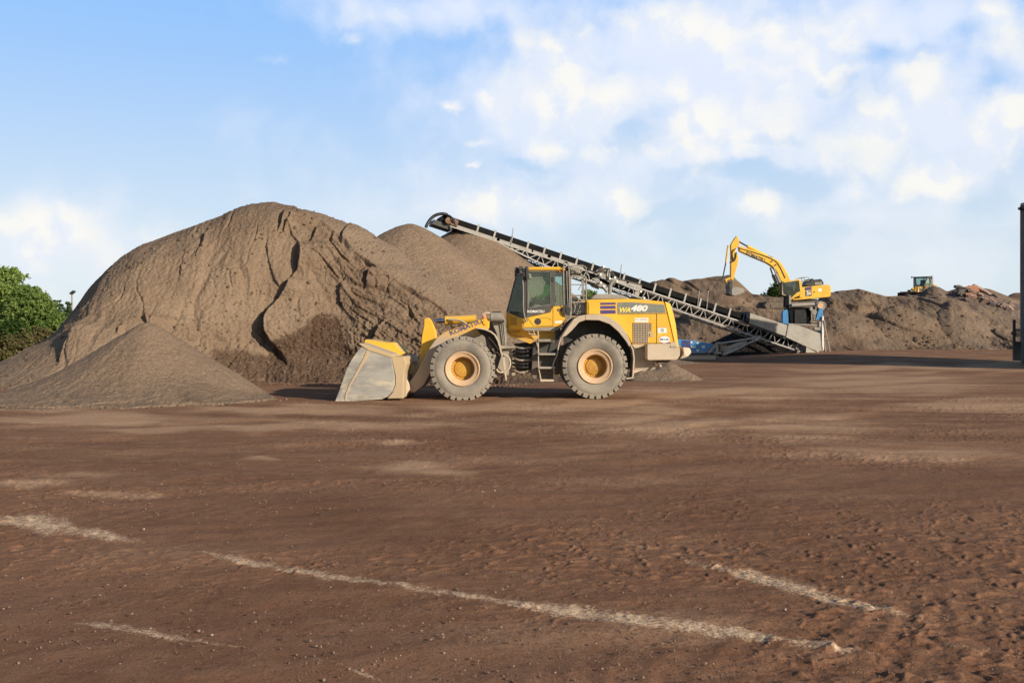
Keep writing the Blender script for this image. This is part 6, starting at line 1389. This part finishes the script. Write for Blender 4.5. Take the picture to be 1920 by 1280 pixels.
def build_world():
    w = bpy.data.worlds.new('World'); scene.world = w; w.use_nodes = True
    t = NT(w)
    sky = t.n('ShaderNodeTexSky'); sky.sky_type = 'NISHITA'; sky.sun_disc = False; sky.sun_elevation = SUN_EL; sky.sun_rotation = SUN_AZ
    sky.altitude = 100; sky.air_density = 1.0; sky.dust_density = .6; sky.ozone_density = 2.0
    tc = t.n('ShaderNodeTexCoord').outputs['Generated']
    sp = t.n('ShaderNodeSeparateXYZ'); t.put(sp.inputs[0], tc); x, y, z = sp.outputs
    az = t.math('ARCTAN2', x, y); el = t.math('ARCSINE', t.math('MINIMUM', t.math('MAXIMUM', z, -1.0), 1.0))
    cv = t.n('ShaderNodeCombineXYZ'); t.put(cv.inputs[0], az); t.put(cv.inputs[1], el); uv = cv.outputs[0]
    nzc = t.noise(uv, 15, 5, .58, out='Color')
    wv = t.vmath('SCALE', t.vmath('SUBTRACT', nzc, (.5, .5, .5))); wv.node.inputs['Scale'].default_value = .060
    warped = t.vmath('ADD', uv, wv)
    def field(lst, vec):
        acc = None
        for px, py, rx, ry, k in lst:
            a = math.atan2(px - CX, F); v = math.atan2(HY - py, math.hypot(px - CX, F))
            d = t.vmath('LENGTH', t.vmath('MULTIPLY', t.vmath('SUBTRACT', vec, (a, v, 0)), (F / rx, F / ry, 0)))
            f = t.math('MULTIPLY', t.math('SUBTRACT', 1.0, d), k) if True else None
            acc = f if acc is None else t.math('MAXIMUM', acc, f)
        return acc
    def lumps(vec):
        a_ = t.n('ShaderNodeTexVoronoi', feature='SMOOTH_F1'); t.put(a_.inputs['Vector'], vec); a_.inputs['Scale'].default_value = 26; a_.inputs['Smoothness'].default_value = .5; a_.inputs['Detail'].default_value = 0.0
        return t.math('ADD', t.math('SUBTRACT', .45, a_.outputs['Distance']), t.math('MULTIPLY', t.math('SUBTRACT', t.noise(vec, 30, 4, .6), .5), .9))
    l1 = lumps(warped); n2 = t.noise(uv, 8, 6, .6); n4 = t.noise(warped, 16, 5, .6)
    pf = field(PUFFS, warped)
    dens = t.ramp(t.math('ADD', pf, t.math('MULTIPLY', l1, .70)), -.30, .78)
    uv2 = t.vmath('ADD', uv, t.vmath('SCALE', wv))
    ve = t.math('SUBTRACT', field(VEIL, uv2), t.math('MULTIPLY', t.math('MAXIMUM', field(GAPS, warped), 0.0), 1.1))
    veil = t.ramp(t.math('ADD', ve, t.math('ADD', t.math('MULTIPLY', t.math('SUBTRACT', n2, .5), 1.5), t.math('MULTIPLY', t.math('SUBTRACT', n4, .5), .9))), -.35, .85)
    hz = t.ramp(el, .26, .0)
    # light from the right: brighter where the cloud thins towards the sun
    sh = lumps(t.vmath('ADD', warped, (.010, .012, 0)))
    lit = t.ramp(t.math('ADD', t.math('SUBTRACT', l1, sh), t.math('MULTIPLY', pf, .10)), -.20, .26)
    pc = t.mix(lit, (.72, .77, .86), (.90, .87, .80))
    vc = t.mix(hz, (.70, .76, .89), (.73, .77, .81))
    bs = t.n('ShaderNodeBackground'); t.put(bs.inputs[0], sky.outputs[0]); bs.inputs[1].default_value = SKY_STRENGTH
    bc = t.n('ShaderNodeBackground'); t.put(bc.inputs[0], t.mix(t.ramp(el, .36, .02), (.27, .52, .94), (.65, .74, .81))); bc.inputs[1].default_value = 1.0
    fr = t.math('MULTIPLY', t.ramp(el, .60, .36), t.ramp(y, -.1, .5))
    m0 = t.n('ShaderNodeMixShader'); t.put(m0.inputs[0], t.math('MULTIPLY', fr, .85)); t.put(m0.inputs[1], bs.outputs[0]); t.put(m0.inputs[2], bc.outputs[0])
    bv = t.n('ShaderNodeBackground'); t.put(bv.inputs[0], vc); bv.inputs[1].default_value = 1.0
    bp = t.n('ShaderNodeBackground'); t.put(bp.inputs[0], pc); bp.inputs[1].default_value = 1.0
    m1 = t.n('ShaderNodeMixShader'); t.put(m1.inputs[0], t.math('MULTIPLY', veil, .92)); t.put(m1.inputs[1], m0.outputs[0]); t.put(m1.inputs[2], bv.outputs[0])
    m2 = t.n('ShaderNodeMixShader'); t.put(m2.inputs[0], t.math('MULTIPLY', dens, .80)); t.put(m2.inputs[1], m1.outputs[0]); t.put(m2.inputs[2], bp.outputs[0])
    o = t.n('ShaderNodeOutputWorld'); t.t.links.new(m2.outputs[0], o.inputs[0])
    w.cycles.sampling_method = 'MANUAL'; w.cycles.sample_map_resolution = 512
SKY_STRENGTH = .10
build_world()
sl = bpy.data.lights.new('sun', 'SUN'); sl.energy = 5.0; sl.angle = math.radians(.53); sl.color = (1.0, .88, .71)
so_ = bpy.data.objects.new('sun', sl); COL.objects.link(so_)
sd = Vector((math.sin(SUN_AZ) * math.cos(SUN_EL), math.cos(SUN_AZ) * math.cos(SUN_EL), math.sin(SUN_EL)))
so_.rotation_euler = sd.to_track_quat('Z', 'Y').to_euler(); so_.location = (40, -40, 60)

cam = bpy.data.cameras.new('camera'); co = bpy.data.objects.new('camera', cam); COL.objects.link(co)
cam.sensor_width = 36; cam.lens = 36 * F / 1920; cam.shift_y = -(640 - HY) / 1920; cam.clip_end = 6000; cam.clip_start = .1
co.location = (0, 0, CAMH); co.rotation_euler = (math.pi / 2, 0, 0)
scene.camera = co
vs = scene.view_settings; scene.display_settings.display_device = 'sRGB'
vs.view_transform = 'Standard'; vs.look = 'None'; vs.exposure = 0.18; vs.gamma = 1.0; vs.use_curve_mapping = False
